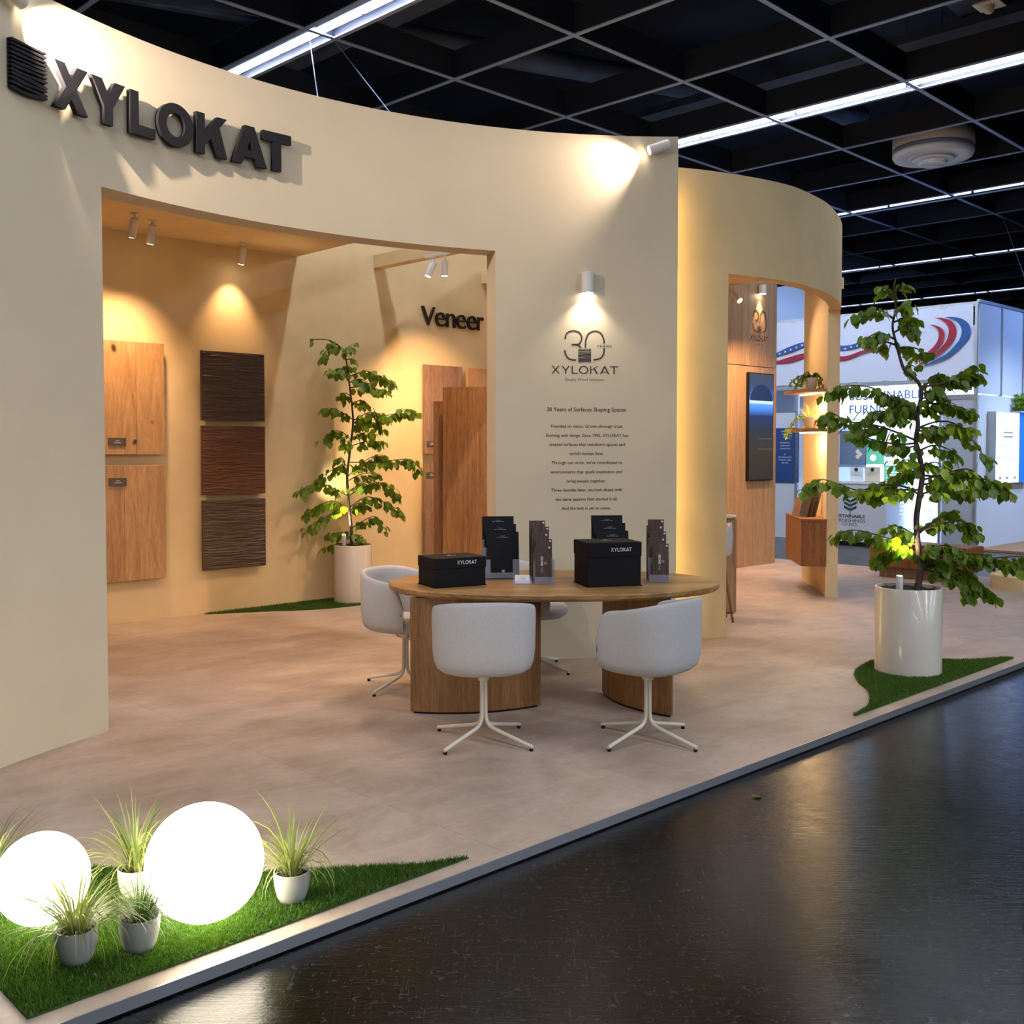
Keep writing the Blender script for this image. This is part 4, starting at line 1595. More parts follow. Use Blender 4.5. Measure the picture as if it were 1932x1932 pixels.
def potted_tree(label, base_px, Yd, pot_r, pot_h, trunk, branches, size, seed, spacing, limit=300, depth_spread=0.22, clamp_t=None):
    rnd = random.Random(seed)
    cx = (base_px - 966) / FPX * Yd

    def place(x, y, Y):
        q = at(x, y, Y)
        if clamp_t is not None and toK(q)[1] > clamp_t:
            s_, z_ = onT(x, y, clamp_t)
            q = K(s_, clamp_t, z_)
        return q
    root = thing('potted_tree', label, 'potted tree', (cx, Yd, 0))
    o0 = Vector((cx, Yd, 0))
    smooth_angle(MB().lathe([(pot_r - .004, 0.0), (pot_r, 0.004), (pot_r, pot_h - .004), (pot_r - .003, pot_h), (pot_r - .010, pot_h), (pot_r - .012, pot_h - .03)], 64, cap=False).build('planter', M['pot_white'], root), 40)

    def so(u, v):
        r = (pot_r - .011) * v
        a = 2 * pi * u
        return (r * math.cos(a), r * math.sin(a), pot_h - 0.022 + 0.014 * mnoise.noise(Vector((r * math.cos(a) * 25, r * math.sin(a) * 25, 1))))
    MB().grid(so, 40, 12).build('soil', M['soil'], root)
    pts = [place(x, y, Yd) - o0 for x, y in trunk]
    pts[0].z = pot_h - 0.04
    tp = catmull(pts, 5)
    n = len(tp)
    r0 = size[1]
    smooth_angle(MB().tube(tp, [r0 * (1 - 0.78 * i / n) for i in range(n)], 9).build('trunk', M['bark'], root), 60)
    placed = []
    for bi, (poly, dens) in enumerate(branches):
        dz = rnd.uniform(-depth_spread, depth_spread)
        m = len(poly)
        P = []
        for i, (x, y) in enumerate(poly):
            P.append(place(x, y, Yd + dz * (i / max(m - 1, 1))) - o0)
        # root the branch on the trunk
        q = min(tp, key=lambda c: (c - P[0]).length)
        P[0] = q
        bp = catmull(P, 5)
        nb_ = len(bp)
        L = sum((bp[i + 1] - bp[i]).length for i in range(nb_ - 1))
        br = smooth_angle(MB().tube(bp, [max(r0 * .34 * (1 - .85 * i / nb_), 0.0011) for i in range(nb_)], 6).build('branch', M['bark'], root), 60)
        cnt = max(3, int(L / spacing * dens))
        for k in range(cnt):
            u = 0.14 + 0.86 * (k + rnd.random() * .8) / cnt
            f = min(u, 1.0) * (nb_ - 1)
            i = min(int(f), nb_ - 2)
            p = bp[i].lerp(bp[i + 1], f - i)
            d = (bp[i + 1] - bp[i]).normalized()
            side = Vector((rnd.uniform(-1, 1), rnd.uniform(-1, 1), 0))
            p = p + side * 0.028 * rnd.random() * (1 + dens) + Vector((0, 0, rnd.uniform(-.035, .012)))
            dr = d * 0.45 + side * 0.55 + Vector((0, 0, -rnd.uniform(0.35, 1.25)))
            placed.append((leaf_matrix(p, dr, rnd.uniform(-.9, .9), size[0] * rnd.uniform(.65, 1.2)), rnd.randrange(5), br, (o0 + p).y))
    # the nearest leaves are parts of their branch; the rest is one mass
    placed.sort(key=lambda q: q[3])
    for mtx, k, br, _y in placed[:limit]:
        o = link('leaf', LEAVES[k], None, br)
        o.matrix_local = mtx
    rest = placed[limit:]
    if rest:
        V, F = [], []
        for mtx, k, br, _y in rest:
            me = LEAVES[k]
            b0 = len(V)
            V += [tuple(mtx @ v.co) for v in me.vertices]
            F += [tuple(b0 + i for i in p.vertices) for p in me.polygons]
        mb = MB(); mb.v, mb.f = V, F
        fo = mb.build('foliage', M['leaf'], root, True)
        fo['kind'] = 'stuff'
    return root


R_TRUNK = [(1729, 1116), (1737, 1078), (1735, 1053), (1731, 1019), (1729, 980), (1734, 942), (1740, 897), (1734, 857), (1728, 831), (1732, 802), (1731, 780), (1738, 748), (1736, 728), (1724, 712), (1708, 700), (1701, 685), (1694, 660), (1690, 645), (1684, 615), (1690, 580), (1686, 548), (1690, 526)]
R_BR = [([(1688, 560), (1672, 545), (1668, 540)], 1.6), ([(1688, 556), (1700, 540), (1704, 532)], 1.6), ([(1690, 585), (1708, 570), (1716, 585)], 1.5),
        ([(1687, 600), (1655, 582), (1630, 588), (1612, 600)], 1.5), ([(1686, 610), (1716, 598), (1730, 612)], 1.6), ([(1688, 625), (1715, 612), (1727, 628)], 1.4), ([(1690, 640), (1660, 628), (1640, 635), (1630, 645)], 1.9), ([(1692, 650), (1670, 645), (1668, 655)], 1.4),
        ([(1694, 655), (1715, 655), (1735, 660), (1748, 672)], 1.6), ([(1706, 697), (1720, 690), (1727, 693)], 0.5),
        ([(1738, 745), (1765, 735), (1793, 722), (1812, 705), (1838, 688)], 1.7), ([(1793, 722), (1770, 705), (1765, 712)], 1.3), ([(1812, 705), (1830, 712), (1838, 705)], 1.5),
        ([(1733, 792), (1700, 765), (1660, 738), (1625, 728), (1585, 730), (1563, 745)], 1.7), ([(1733, 785), (1700, 760), (1685, 745), (1680, 760)], 2.0), ([(1731, 780), (1712, 765), (1690, 770), (1675, 785)], 2.4), ([(1732, 776), (1745, 765), (1760, 775)], 1.8), ([(1731, 795), (1700, 785), (1665, 775), (1630, 780)], 2.0),
        ([(1738, 752), (1768, 742), (1790, 752)], 1.1), ([(1737, 760), (1775, 762), (1810, 768), (1838, 778)], 1.5),
        ([(1729, 832), (1690, 815), (1650, 802), (1600, 795), (1570, 780), (1545, 788)], 1.5), ([(1728, 835), (1695, 838), (1655, 832), (1625, 822), (1605, 815)], 1.6), ([(1729, 840), (1705, 845), (1680, 835)], 1.5),
        ([(1733, 806), (1765, 796), (1795, 797), (1822, 815), (1845, 845), (1868, 872)], 0.8), ([(1733, 815), (1755, 812), (1775, 820)], 1.6), ([(1735, 850), (1762, 840), (1790, 848), (1812, 862)], 1.2), ([(1822, 815), (1838, 808)], 1.3),
        ([(1738, 880), (1715, 868), (1695, 872)], 1.6), ([(1739, 892), (1712, 890), (1690, 898), (1672, 908)], 1.8), ([(1740, 880), (1765, 872), (1780, 885)], 1.5),
        ([(1740, 906), (1780, 895), (1825, 885), (1858, 905), (1890, 915), (1905, 928)], 1.6), ([(1825, 892), (1845, 905), (1850, 925)], 2.0), ([(1740, 915), (1775, 910), (1800, 925), (1830, 930)], 1.7),
        ([(1737, 936), (1705, 918), (1665, 915), (1620, 925), (1580, 912), (1545, 905), (1520, 925)], 1.4), ([(1665, 915), (1655, 925), (1640, 935)], 1.8), ([(1735, 935), (1765, 925), (1780, 935)], 0.9), ([(1705, 918), (1690, 925), (1680, 930)], 1.2),
        ([(1730, 1000), (1760, 985), (1790, 968), (1802, 962)], 1.1), ([(1731, 1005), (1790, 985), (1820, 985), (1840, 1010)], 1.5), ([(1731, 1010), (1700, 995), (1675, 990)], 1.5),
        ([(1731, 1028), (1690, 1020), (1650, 1008), (1610, 1000), (1575, 1008)], 2.0), ([(1732, 1040), (1700, 1035), (1670, 1040), (1655, 1060)], 2.0), ([(1733, 1042), (1760, 1030), (1790, 1030), (1815, 1040)], 2.2), ([(1734, 1045), (1755, 1050), (1780, 1058)], 2.0),
        ([(1735, 1062), (1785, 1050), (1840, 1045), (1890, 1058), (1930, 1068)], 1.8), ([(1736, 1075), (1780, 1068), (1830, 1085), (1858, 1110), (1870, 1120)], 1.6), ([(1780, 1072), (1815, 1095), (1830, 1120)], 1.6), ([(1890, 1058), (1915, 1050), (1950, 1060)], 1.5)]
potted_tree('tall leafy tree in a white cylinder planter by the aisle', 1717.5, 7.43, 0.228, 0.615, R_TRUNK, R_BR, (0.72, 0.024), 5, 0.0150)

L_TRUNK = [(663, 1035), (663, 1003), (660, 972), (657, 936), (655, 900), (660, 852), (666, 800), (664, 765), (660, 732), (653, 679), (645, 658), (621, 642), (584, 640)]
L_BR = [([(646, 659), (632, 650), (616, 662), (604, 675)], 1.3), ([(650, 668), (660, 655), (664, 650)], 1.2), ([(621, 642), (630, 652)], 1.4), ([(653, 682), (668, 675)], 1.0), ([(600, 640), (590, 641)], 0.7),
        ([(656, 715), (640, 700), (625, 698)], 2.2), ([(658, 715), (690, 700), (710, 708), (730, 715), (742, 722)], 2.0), ([(659, 722), (680, 715), (705, 730)], 1.8), ([(660, 735), (690, 728), (715, 735), (730, 735)], 1.5), ([(661, 745), (650, 742), (645, 755)], 1.4), ([(663, 765), (680, 755), (695, 765)], 1.5), ([(657, 708), (650, 695), (660, 690)], 2.0),
        ([(664, 792), (645, 778), (625, 770), (610, 772)], 1.7), ([(665, 800), (690, 780), (715, 780), (735, 790)], 1.8), ([(715, 788), (740, 782), (765, 772), (782, 775)], 1.9), ([(665, 808), (695, 795), (722, 808)], 1.7),
        ([(662, 832), (645, 815), (625, 815), (615, 832)], 1.8), ([(663, 830), (690, 815), (705, 818)], 1.4), ([(661, 845), (695, 832), (722, 835)], 1.4), ([(660, 842), (650, 828)], 1.6),
        ([(656, 898), (685, 872), (715, 858), (733, 868)], 1.8), ([(685, 872), (715, 872), (745, 868), (775, 868), (797, 892)], 1.3), ([(655, 900), (645, 880), (630, 885), (610, 898), (600, 905)], 1.6), ([(657, 880), (645, 868), (643, 860)], 1.5), ([(656, 905), (680, 895), (705, 892), (718, 895)], 1.0),
        ([(657, 936), (635, 925), (605, 912), (580, 918), (565, 928)], 1.9), ([(657, 938), (690, 918), (715, 910), (740, 925), (752, 940)], 1.8), ([(657, 930), (680, 912), (690, 905)], 1.5),
        ([(658, 962), (630, 945), (600, 955), (576, 972)], 1.4), ([(658, 955), (690, 938), (720, 945), (745, 958), (755, 966)], 1.4), ([(659, 968), (640, 962), (615, 975), (597, 985), (577, 1000)], 1.3), ([(659, 965), (675, 950), (695, 955)], 1.6),
        ([(661, 998), (690, 980), (710, 975), (722, 998)], 1.4), ([(662, 1005), (640, 1005), (615, 1008)], 1.6), ([(662, 1012), (680, 1010), (688, 1018)], 1.8), ([(660, 1030), (640, 1025), (618, 1032)], 1.8), ([(661, 1025), (652, 1030), (645, 1040)], 1.6)]
potted_tree('slender leafy tree in a white planter inside the booth niche', 664.5, 10.86, 0.196, 0.60, L_TRUNK, L_BR, (0.76, 0.0175), 11, 0.018, depth_spread=0.25, clamp_t=6.16)


def uplight(px, py_base, Yd, z0, h, watts, tgt, label):
    p = at(px, py_base, Yd)
    p.z = z0
    t = thing('plant_uplight', label, 'uplight', p)
    smooth_angle(MB().lathe([(0.022, 0), (0.024, 0.004), (0.024, h - .03), (0.0225, h - .028), (0.0225, h - .022), (0.024, h - .02), (0.024, h - 0.002), (0.022, h)], 20, cap=True).build('lamp_body', M['white_paint'], t), 30)
    MB().lathe([(0.018, h + .0005), (0.018, h + .001)], 16).build('lens', M['lamp_glow'], t)
    spot('beam', p + Vector((0, 0, h + 0.01)), tgt, watts, (1.0, 0.84, 0.55), 80, 0.8, 0.018, t)


uplight(1697, 1110, 7.36, 0.585, 0.115, 22, at(1730, 900, 7.43), 'white cylinder uplight stuck in the soil of the aisle tree')
uplight(649, 1030, 10.80, 0.57, 0.135, 26, at(652, 850, 10.98), 'lit cylinder uplight stuck in the soil of the niche tree')

# ------------------------------------------------------------------ artificial turf
def turf(label, poly, count, h, seed):
    rs = np.random.RandomState(seed)
    t = thing('artificial_turf', label, 'turf', K(0, 0, 0), KROT)
    q = [(p.x, p.y) for p in catmull([(x, y, 0) for x, y in poly] + [(poly[0][0], poly[0][1], 0)], 1)][:-1]
    MB().prism(poly, 0.0005, 0.006).build('turf_mat', M['mat'], t)
    P = np.array(poly)
    lo, hi = P.min(0), P.max(0)
    pts = np.empty((0, 2))
    while len(pts) < count:
        c = lo + (hi - lo) * rs.rand(count, 2)
        ins = np.zeros(len(c), bool)
        j = len(P) - 1
        for i in range(len(P)):
            cond = ((P[i, 1] > c[:, 1]) != (P[j, 1] > c[:, 1])) & (c[:, 0] < (P[j, 0] - P[i, 0]) * (c[:, 1] - P[i, 1]) / (P[j, 1] - P[i, 1] + 1e-12) + P[i, 0])
            ins ^= cond
            j = i
        pts = np.r_[pts, c[ins]]
    pts = pts[:count]
    an = rs.rand(count) * 2 * pi
    hh = h * (0.6 + 0.7 * rs.rand(count))
    wv = 0.0016 + 0.0012 * rs.rand(count)
    lean = rs.randn(count, 2) * 0.006
    V = np.zeros((count, 3, 3))
    V[:, 0, 0] = pts[:, 0] - np.cos(an) * wv; V[:, 0, 1] = pts[:, 1] - np.sin(an) * wv; V[:, 0, 2] = 0.004
    V[:, 1, 0] = pts[:, 0] + np.cos(an) * wv; V[:, 1, 1] = pts[:, 1] + np.sin(an) * wv; V[:, 1, 2] = 0.004
    V[:, 2, :2] = pts + lean; V[:, 2, 2] = hh
    me = bpy.data.meshes.new('grass_blades')
    me.vertices.add(count * 3)
    me.vertices.foreach_set('co', V.ravel())
    me.loops.add(count * 3)
    me.loops.foreach_set('vertex_index', np.arange(count * 3, dtype=np.int32))
    me.polygons.add(count)
    me.polygons.foreach_set('loop_start', np.arange(0, count * 3, 3, dtype=np.int32))
    me.update(calc_edges=True)
    o = link('grass_blades', me, M['turf'], t)
    o['kind'] = 'stuff'
    return t


def fine(poly, n=6):
    q = catmull([(x, y, 0) for x, y in poly], n)
    return [(p.x, p.y) for p in q]


turf('bright green artificial turf under the glowing globes', [(-0.055, 0.078), (1.60, 0.078)] + fine([(1.573, 0.092), (1.435, 0.151), (1.273, 0.272), (1.177, 0.344), (0.968, 0.492), (0.75, 0.70), (0.527, 0.974), (0.30, 1.22), (0.08, 1.38), (-0.055, 1.42)]), 85000, 0.020, 1)
turf('green artificial turf patch under the white planter by the aisle', [(4.70, 0.09), (7.16, 0.09)] + fine([(7.112, 0.16), (6.9, 0.26), (6.713, 0.435), (6.55, 0.66), (6.354, 0.783), (6.052, 0.755), (5.782, 0.666), (5.53, 0.5), (5.349, 0.344), (5.0, 0.16), (4.703, 0.105)]), 60000, 0.020, 2)
turf('green artificial turf patch along the back wall under the niche tree', [(6.65, 6.345), (3.76, 6.345)] + fine([(3.80, 6.30), (4.25, 6.08), (4.719, 5.83), (5.248, 5.755), (5.8, 5.80), (6.3, 6.02), (6.62, 6.30)]), 30000, 0.022, 3)


# ------------------------------------------------------------------ globe lamps
def globe(x, y, r, label):
    t = thing('globe_lamp', label, 'globe lamp', (x, y, 0.006), 0, 'globe lamps on the turf')
    prof = [(r * math.sin(a), r - r * math.cos(a)) for a in np.linspace(0.22, pi - 0.001, 40)]
    MB().lathe(prof, 64).build('globe', M['globe'], t, True)
    MB().lathe([(r * .27, 0.0), (r * .27, 0.008), (r * .2, 0.010)], 32).build('base_ring', M['white_paint'], t)


globe(-1.040, 3.488, 0.195, 'large glowing white globe lamp on the turf')
globe(-1.577, 3.459, 0.151, 'smaller glowing white globe lamp cut by the left edge')


# ------------------------------------------------------------------ potted grasses
def pot_parts(t, r=0.064, h=0.108, mat='glaze'):
    smooth_angle(MB().lathe([(r * .60, 0.0), (r * .70, 0.004), (r * .84, h * .25), (r * .96, h * .55), (r * 1.0, h * .82), (r * .985, h), (r * .92, h), (r * .90, h * .86)], 40, cap=False).build('pot', M[mat], t), 50)
    MB().lathe([(r * .91, h * .86), (0.001, h * .90)], 28).build('soil', M['soil'], t)


def grass_blade(rnd, L, w, arch, az, r0, z0, lean):
    pts = []
    n = 7
    d = Vector((math.cos(az), math.sin(az), 0))
    p = d * r0 + Vector((0, 0, z0))
    el = pi / 2 - lean
    mb = MB()
    side = Vector((-d.y, d.x, 0))
    l_, r_ = [], []
    for i in range(n + 1):
        u = i / n
        ww = w * (0.65 + 0.5 * u if u < .3 else 0.8 * (1 - ((u - .3) / .7) ** 1.6)) + 0.0002
        l_.append(p + side * ww / 2); r_.append(p - side * ww / 2)
        p = p + (d * math.cos(el) + Vector((0, 0, 1)) * math.sin(el)) * (L / n)
        el -= arch / n * (0.5 + u)
        side = (side + Vector((0, 0, rnd.uniform(-.08, .08)))).normalized()
    mb.add(l_ + r_, [(i, n + 1 + i, n + 2 + i, i + 1) for i in range(n)])
    return mb


def potted_grass(px_xy, kind, seed, label, n):
    rnd = random.Random(seed)
    t = thing('potted_grass', label, 'potted plant', (px_xy[0], px_xy[1], 0.008), 0, 'potted grasses beside the globes')
    pot_parts(t)
    for k in range(n):
        az = rnd.random() * 2 * pi
        if kind == 'broad':
            mb = grass_blade(rnd, rnd.uniform(.16, .34), rnd.uniform(.005, .0088), rnd.uniform(.4, 3.2), az, rnd.uniform(.002, .03), 0.09, rnd.uniform(.05, .8)); mt = 'blade'
        elif kind == 'droop':
            mb = grass_blade(rnd, rnd.uniform(.18, .37), rnd.uniform(.0035, .0065), rnd.uniform(1.4, 3.4), az, rnd.uniform(.002, .04), 0.09, rnd.uniform(.2, 1.0)); mt = 'blade'
        else:
            mb = grass_blade(rnd, rnd.uniform(.09, .17) if k % 3 else rnd.uniform(.18, .30), rnd.uniform(.0026, .0048), rnd.uniform(.4, 2.2), az if k % 3 else rnd.uniform(-.8, .7), rnd.uniform(.002, .05), 0.09, rnd.uniform(.1, 1.1)); mt = 'needle'
        mb.build('grass_leaf', M[mt], t, True)


potted_grass((-0.775, 3.625), 'broad', 3, 'potted grass with long broad blades right of the large globe', 110)
potted_grass((-1.335, 3.66), 'broad', 4, 'potted grass standing behind and between the two globes', 120)
potted_grass((-1.352, 3.190), 'droop', 5, 'potted grass with drooping thin blades at the front left', 170)
potted_grass((-1.185, 3.270), 'fine', 6, 'potted feathery dark green plant in front of the large globe', 240)
potted_grass((-1.845, 3.66), 'broad', 8, 'potted grass behind the smaller globe at the left edge', 60)

# fallen leaf on the hall floor
fm = LEAVES[2].copy()
o = link('fallen_leaf', fm)
p = G(1419, 1506, -0.044)
o.matrix_world = Matrix.Translation(p + Vector((0, 0, 0.006))) @ Matrix.Rotation(0.5, 4, 'Z') @ Matrix.Diagonal((.55, .55, .55, 1))
tag(o, 'small green fallen leaf on the dark aisle floor', 'leaf')
o = link('fallen_leaf', fm)
p = G(1737, 1336, -0.044)
o.matrix_world = Matrix.Translation(p + Vector((0, 0, 0.005))) @ Matrix.Rotation(2.2, 4, 'Z') @ Matrix.Diagonal((.3, .3, .3, 1))
tag(o, 'tiny fallen leaf on the aisle floor near the planter turf', 'leaf')

# ================================================================== BEHIND THE ARCHWAY
# display screen on the clad wall
scr = thing('display_screen', 'tall portrait display screen on the oak clad wall', 'screen', K(11.247, 4.978, 1.165), KROT)
MB().box(-0.302, 0.302, -0.045, 0.0, 0, 1.455).build('screen_frame', M['black_plastic'], scr)


def screen_material():
    m, nt, b = _nodes('screen_face')
    b.inputs['Base Color'].default_value = (0.012, 0.014, 0.018, 1)
    b.inputs['Roughness'].default_value = 0.12
    b.inputs['Emission Strength'].default_value = 1.0
    tc = nt.nodes.new('ShaderNodeTexCoord')
    sp = nt.nodes.new('ShaderNodeSeparateXYZ')
    nt.links.new(tc.outputs['Object'], sp.inputs[0])
    mr = nt.nodes.new('ShaderNodeMapRange')
    mr.inputs['From Min'].default_value = 0.0
    mr.inputs['From Max'].default_value = 1.45
    nt.links.new(sp.outputs['Z'], mr.inputs['Value'])
    r = _ramp(nt, mr.outputs[0], [(0.0, (0.012, 0.010, 0.006)), (0.28, (0.018, 0.014, 0.008)), (0.45, (0.012, 0.014, 0.02)), (0.60, (0.006, 0.016, 0.05)), (0.71, (0.05, 0.16, 0.55)), (0.735, (0.35, 0.5, 0.95)), (0.76, (0.02, 0.08, 0.30)), (0.86, (0.015, 0.03, 0.075)), (1.0, (0.02, 0.028, 0.035))])
    nt.links.new(r.outputs[0], b.inputs['Emission Color'])
    return m


face = MB().box(-0.290, 0.290, -0.0465, -0.045, 0.012, 1.443).build('screen_face', screen_material(), scr)
MB().prism_y([(0.0 + 0.275 * math.cos(a), 1.08 + 0.22 * math.sin(a)) for a in np.linspace(0, pi, 24)], -0.0472, -0.0466).build('picture_arch', emit('screen_arch', (0.004, 0.010, 0.030), 1.0), face)
for z in (0.56, 0.42):
    MB().box(-0.08, 0.28, -0.0472, -0.0466, z, z + 0.012).build('picture_shelf', plain('screen_shelf', (0.10, 0.12, 0.15), 0.4), face)

# small anniversary print on the cladding
lg2 = thing('cladding_print', 'small dark printed 30 emblem and brand name on the oak clad wall', 'wall print', K(11.247, 4.978, 3.04), KROT)
mb = MB()
k_ = 1.15


def s2(pts):
    q = catmull([(x * k_, z * k_, 0) for x, z in pts], 6)
    return [(p.x, p.y) for p in q]


yk = -0.002
mb.ribbon(s2([(-0.13, 0.29), (-0.12, 0.34), (-0.07, 0.37), (-0.02, 0.34), (-0.02, 0.29), (-0.055, 0.255), (-0.085, 0.255)]), 0.018, yk)
mb.ribbon(s2([(-0.135, 0.22), (-0.125, 0.17), (-0.09, 0.13), (-0.045, 0.125)]), 0.018, yk)
mb.ribbon(s2([(0.015, 0.24), (0.02, 0.31), (0.05, 0.36), (0.085, 0.37), (0.125, 0.34), (0.145, 0.27), (0.145, 0.20), (0.12, 0.145), (0.075, 0.125)]), 0.018, yk)
for q in range(8):
    mb.ribbon([(-0.045, 0.13 + q * 0.012), (0.05, 0.13 + q * 0.012)], 0.007, yk)
mb.build('anniversary_digits', M['ink'], lg2)
me = brand_word(0.075, 0.16, 0.16, 0, width=0.43); shift(me, 0, yk, 0.015); link('brand_line', me, M['ink'], lg2)
MB().box(-0.12, 0.12, yk, yk + 0.001, -0.035, -0.028).build('word_line', M['ink_soft'], lg2)
# wall lamp above it, and spot under the roof frame
lp = K(11.247, 4.93, 3.78)
t = thing('wall_lamp', 'small white cylinder lamp shining down the oak clad wall', 'wall lamp', lp, KROT)
smooth_angle(MB().lathe([(0.05, -0.09), (0.05, 0.03)], 20).build('lamp_body', M['white_paint'], t), 40)
MB().box(-0.02, 0.02, 0.0, 0.048, -0.04, 0.0).build('mounting_arm', M['white_paint'], t)
MB().lathe([(0.042, -0.094), (0.042, -0.0905)], 18).build('lens', M['lamp_glow'], t)
spot('beam', lp + Vector((0, 0, -0.11)), K(11.247, 4.975, 2.7), 22, AMBER, 60, 0.8, 0.015, t)
mnt = K(9.6, onS(1381, 546, 9.6)[0], SOF)
ax = Vector((0.50, -0.72, -0.75))
t, tip = can_spot('spotlight', 'white cylinder spotlight tilted right under the roof frame of the archway', mnt, ax, mnt + Vector((0, 0, -0.10)), 0.17, 0.036)
spot('beam', tip, tip + ax * 2, 23, AMBER, 85, 0.8, 0.02, t)
for (s_, t_) in ((9.5, 4.6), (8.3, 4.0)):
    spot('archway_fill', K(s_, t_, SOF - 0.12), K(s_ + .3, t_, 0), 50, AMBER, 100, 0.8, 0.04)  # added warm fills without fixtures, for the space behind the archway
spot('archway_fill', K(10.2, 4.0, SOF - 0.12), K(11.2, 4.98, 1.4), 140, AMBER, 80, 0.9, 0.04)  # added fill without a fixture, brightens the oak cladding

# floating cabinet on the right post
cab = thing('wall_cabinet', 'floating reddish wood cabinet with angled front on the archway post', 'cabinet', (3.36, 11.12, 0.33))
cp = [(-0.247, 0.094), (0.0, 0.02), (0.06, 0.10), (0.13, 0.5), (0.155, 1.12), (-0.146, 1.115)]
MB().prism([(x * .985 - 0.002, y * .99 + .006) for x, y in cp], 0.0, 0.485).build('cabinet_body', M['teak'], cab)
MB().prism(cp, 0.488, 0.512).build('cabinet_top', M['teak'], cab)
for q, (px, py, Yb, h, mt, lab) in enumerate(((1501, 968, 11.62, 0.21, 'cherry', 'reddish sample board on the floating cabinet, leftmost of the fan'), (1508, 970, 11.55, 0.27, 'walnut', 'brown sample board on the floating cabinet, second of the fan'),
                                              (1515, 972, 11.48, 0.30, 'carved_grey', 'grey sample board on the floating cabinet, third of the fan'), (1523, 970, 11.50, 0.33, 'leaflet', 'dark striped sample board on the floating cabinet, fourth of the fan'),
                                              (1531, 968, 11.54, 0.36, 'carved_grey', 'tall grey sample board on the floating cabinet, fifth of the fan'))):
    c_ = at(px, py, Yb)
    m = Matrix.Rotation(rad(-38), 4, 'Z') @ Matrix.Rotation(rad(9), 4, 'Y') @ Matrix.Rotation(-0.20, 4, 'X')
    o = MB().box(-0.045, 0.045, -0.006, 0.006, 0.002, h, m).build('sample_board', M[mt])
    o.location = (c_.x, c_.y, 0.845)
    tag(o, lab, 'sample board', 'sample boards on the floating cabinet')


# shelves with light strips on the right post
def shelf(z, xl, label):
    poly = [(xl, 0.72), (-0.24, 0.10), (-0.17, 0.06), (0.005, 0.05), (0.07, 0.3), (0.12, 0.72)]
    t = thing('wall_shelf', label, 'shelf', (3.375, 11.12, z), 0, 'lit shelves on the archway post')
    MB().prism(poly, 0, 0.035).build('shelf_board', M['shelf_wood'], t)
    MB().tube([(-0.19, 0.16, -0.008), (-0.015, 0.13 + 0.36, -0.008)], 0.008, 8)
    o = MB().box(-0.012, 0.012, 0.0, 0.58, -0.012, -0.001, Matrix.Translation((-0.03, 0.12, 0)) @ Matrix.Rotation(rad(8), 4, 'Z')).build('light_strip', M['led'], t)
    d = bpy.data.lights.new('shelf_light', 'AREA')
    d.shape = 'RECTANGLE'; d.size = 0.03; d.size_y = 0.55; d.energy = 5.0; d.color = (1.0, 0.68, 0.34)
    lo = bpy.data.objects.new('shelf_light', d); COL.objects.link(lo); lo.parent = t
    lo.location = (-0.06, 0.40, -0.018)
    return t


shelf(2.205, -0.30, 'lit wooden wall shelf on the archway post, upper of two')
shelf(1.780, -0.28, 'lit wooden wall shelf on the archway post, lower of two')


def small_pot(loc, r, h, label, kind):
    rnd = random.Random(hash(kind) % 1000 if False else len(kind))
    t = thing('shelf_plant', label, 'potted plant', loc, 0, 'potted plants on the lit shelves')
    smooth_angle(MB().lathe([(r * .55, 0), (r * .85, h * .25), (r, h * .7), (r * .97, h), (r * .88, h), (r * .86, h * .85)], 28, cap=False).build('pot', M['pot_white'], t), 50)
    MB().lathe([(r * .87, h * .85), (0.001, h * .9)], 20).build('soil', M['soil'], t)
    if kind == 'trailing':
        for k in range(9):
            az = rnd.uniform(pi * .55, pi * 1.45) if k < 6 else rnd.uniform(-.6, .6)
            d = Vector((math.cos(az), math.sin(az) * .6, 0))
            Ls = rnd.uniform(.12, .30) if k < 6 else rnd.uniform(.08, .16)
            P = [Vector((0, 0, h * .9)) + d * 0.01, d * Ls * .35 + Vector((0, 0, h + rnd.uniform(.02, .07))), d * Ls * .75 + Vector((0, 0, h * .9)), d * Ls + Vector((0, 0, h * rnd.uniform(-.1, .5)))]
            bp = catmull(P, 4)
            st_ = MB().tube(bp, 0.003, 5).build('stem', M['bark'], t)
            for q in range(2, len(bp)):
                o = link('leaf', LEAVES[q % 5], None, st_)
                o.matrix_local = leaf_matrix(bp[q], Vector((rnd.uniform(-1, 1), rnd.uniform(-1, 1), -.4)), rnd.uniform(-1, 1), .42)
    else:
        for k in range(70):
            az = rnd.random() * 2 * pi
            grass_blade(rnd, rnd.uniform(.10, .24), .003, rnd.uniform(.8, 2.2), az, rnd.uniform(0, r * .6), h * .85, rnd.uniform(.1, .9)).build('grass_leaf', M['blade'], t, True)
        for k in range(3):
            d = Vector((-1, rnd.uniform(-.3, .3), 0))
            P = [Vector((0, 0, h * .9)), d * .12 + Vector((0, 0, h * 1.1)), d * .22 + Vector((0, 0, 0.02)), d * .26 + Vector((0, 0, -.10))]
            bp = catmull(P, 4)
            st_ = MB().tube(bp, 0.003, 5).build('stem', M['bark'], t)
            for q in range(3, len(bp)):
                o = link('leaf', LEAVES[q % 5], None, st_)
                o.matrix_local = leaf_matrix(bp[q], Vector((rnd.uniform(-1, 1), rnd.uniform(-1, 1), -.4)), rnd.uniform(-1, 1), .42)


small_pot((3.275, 11.46, 2.241), 0.068, 0.13, 'trailing plant in a small pot on the upper lit shelf', 'trailing')
small_pot((3.255, 11.42, 1.816), 0.085, 0.125, 'grassy plant in a bowl on the lower lit shelf', 'grassy')

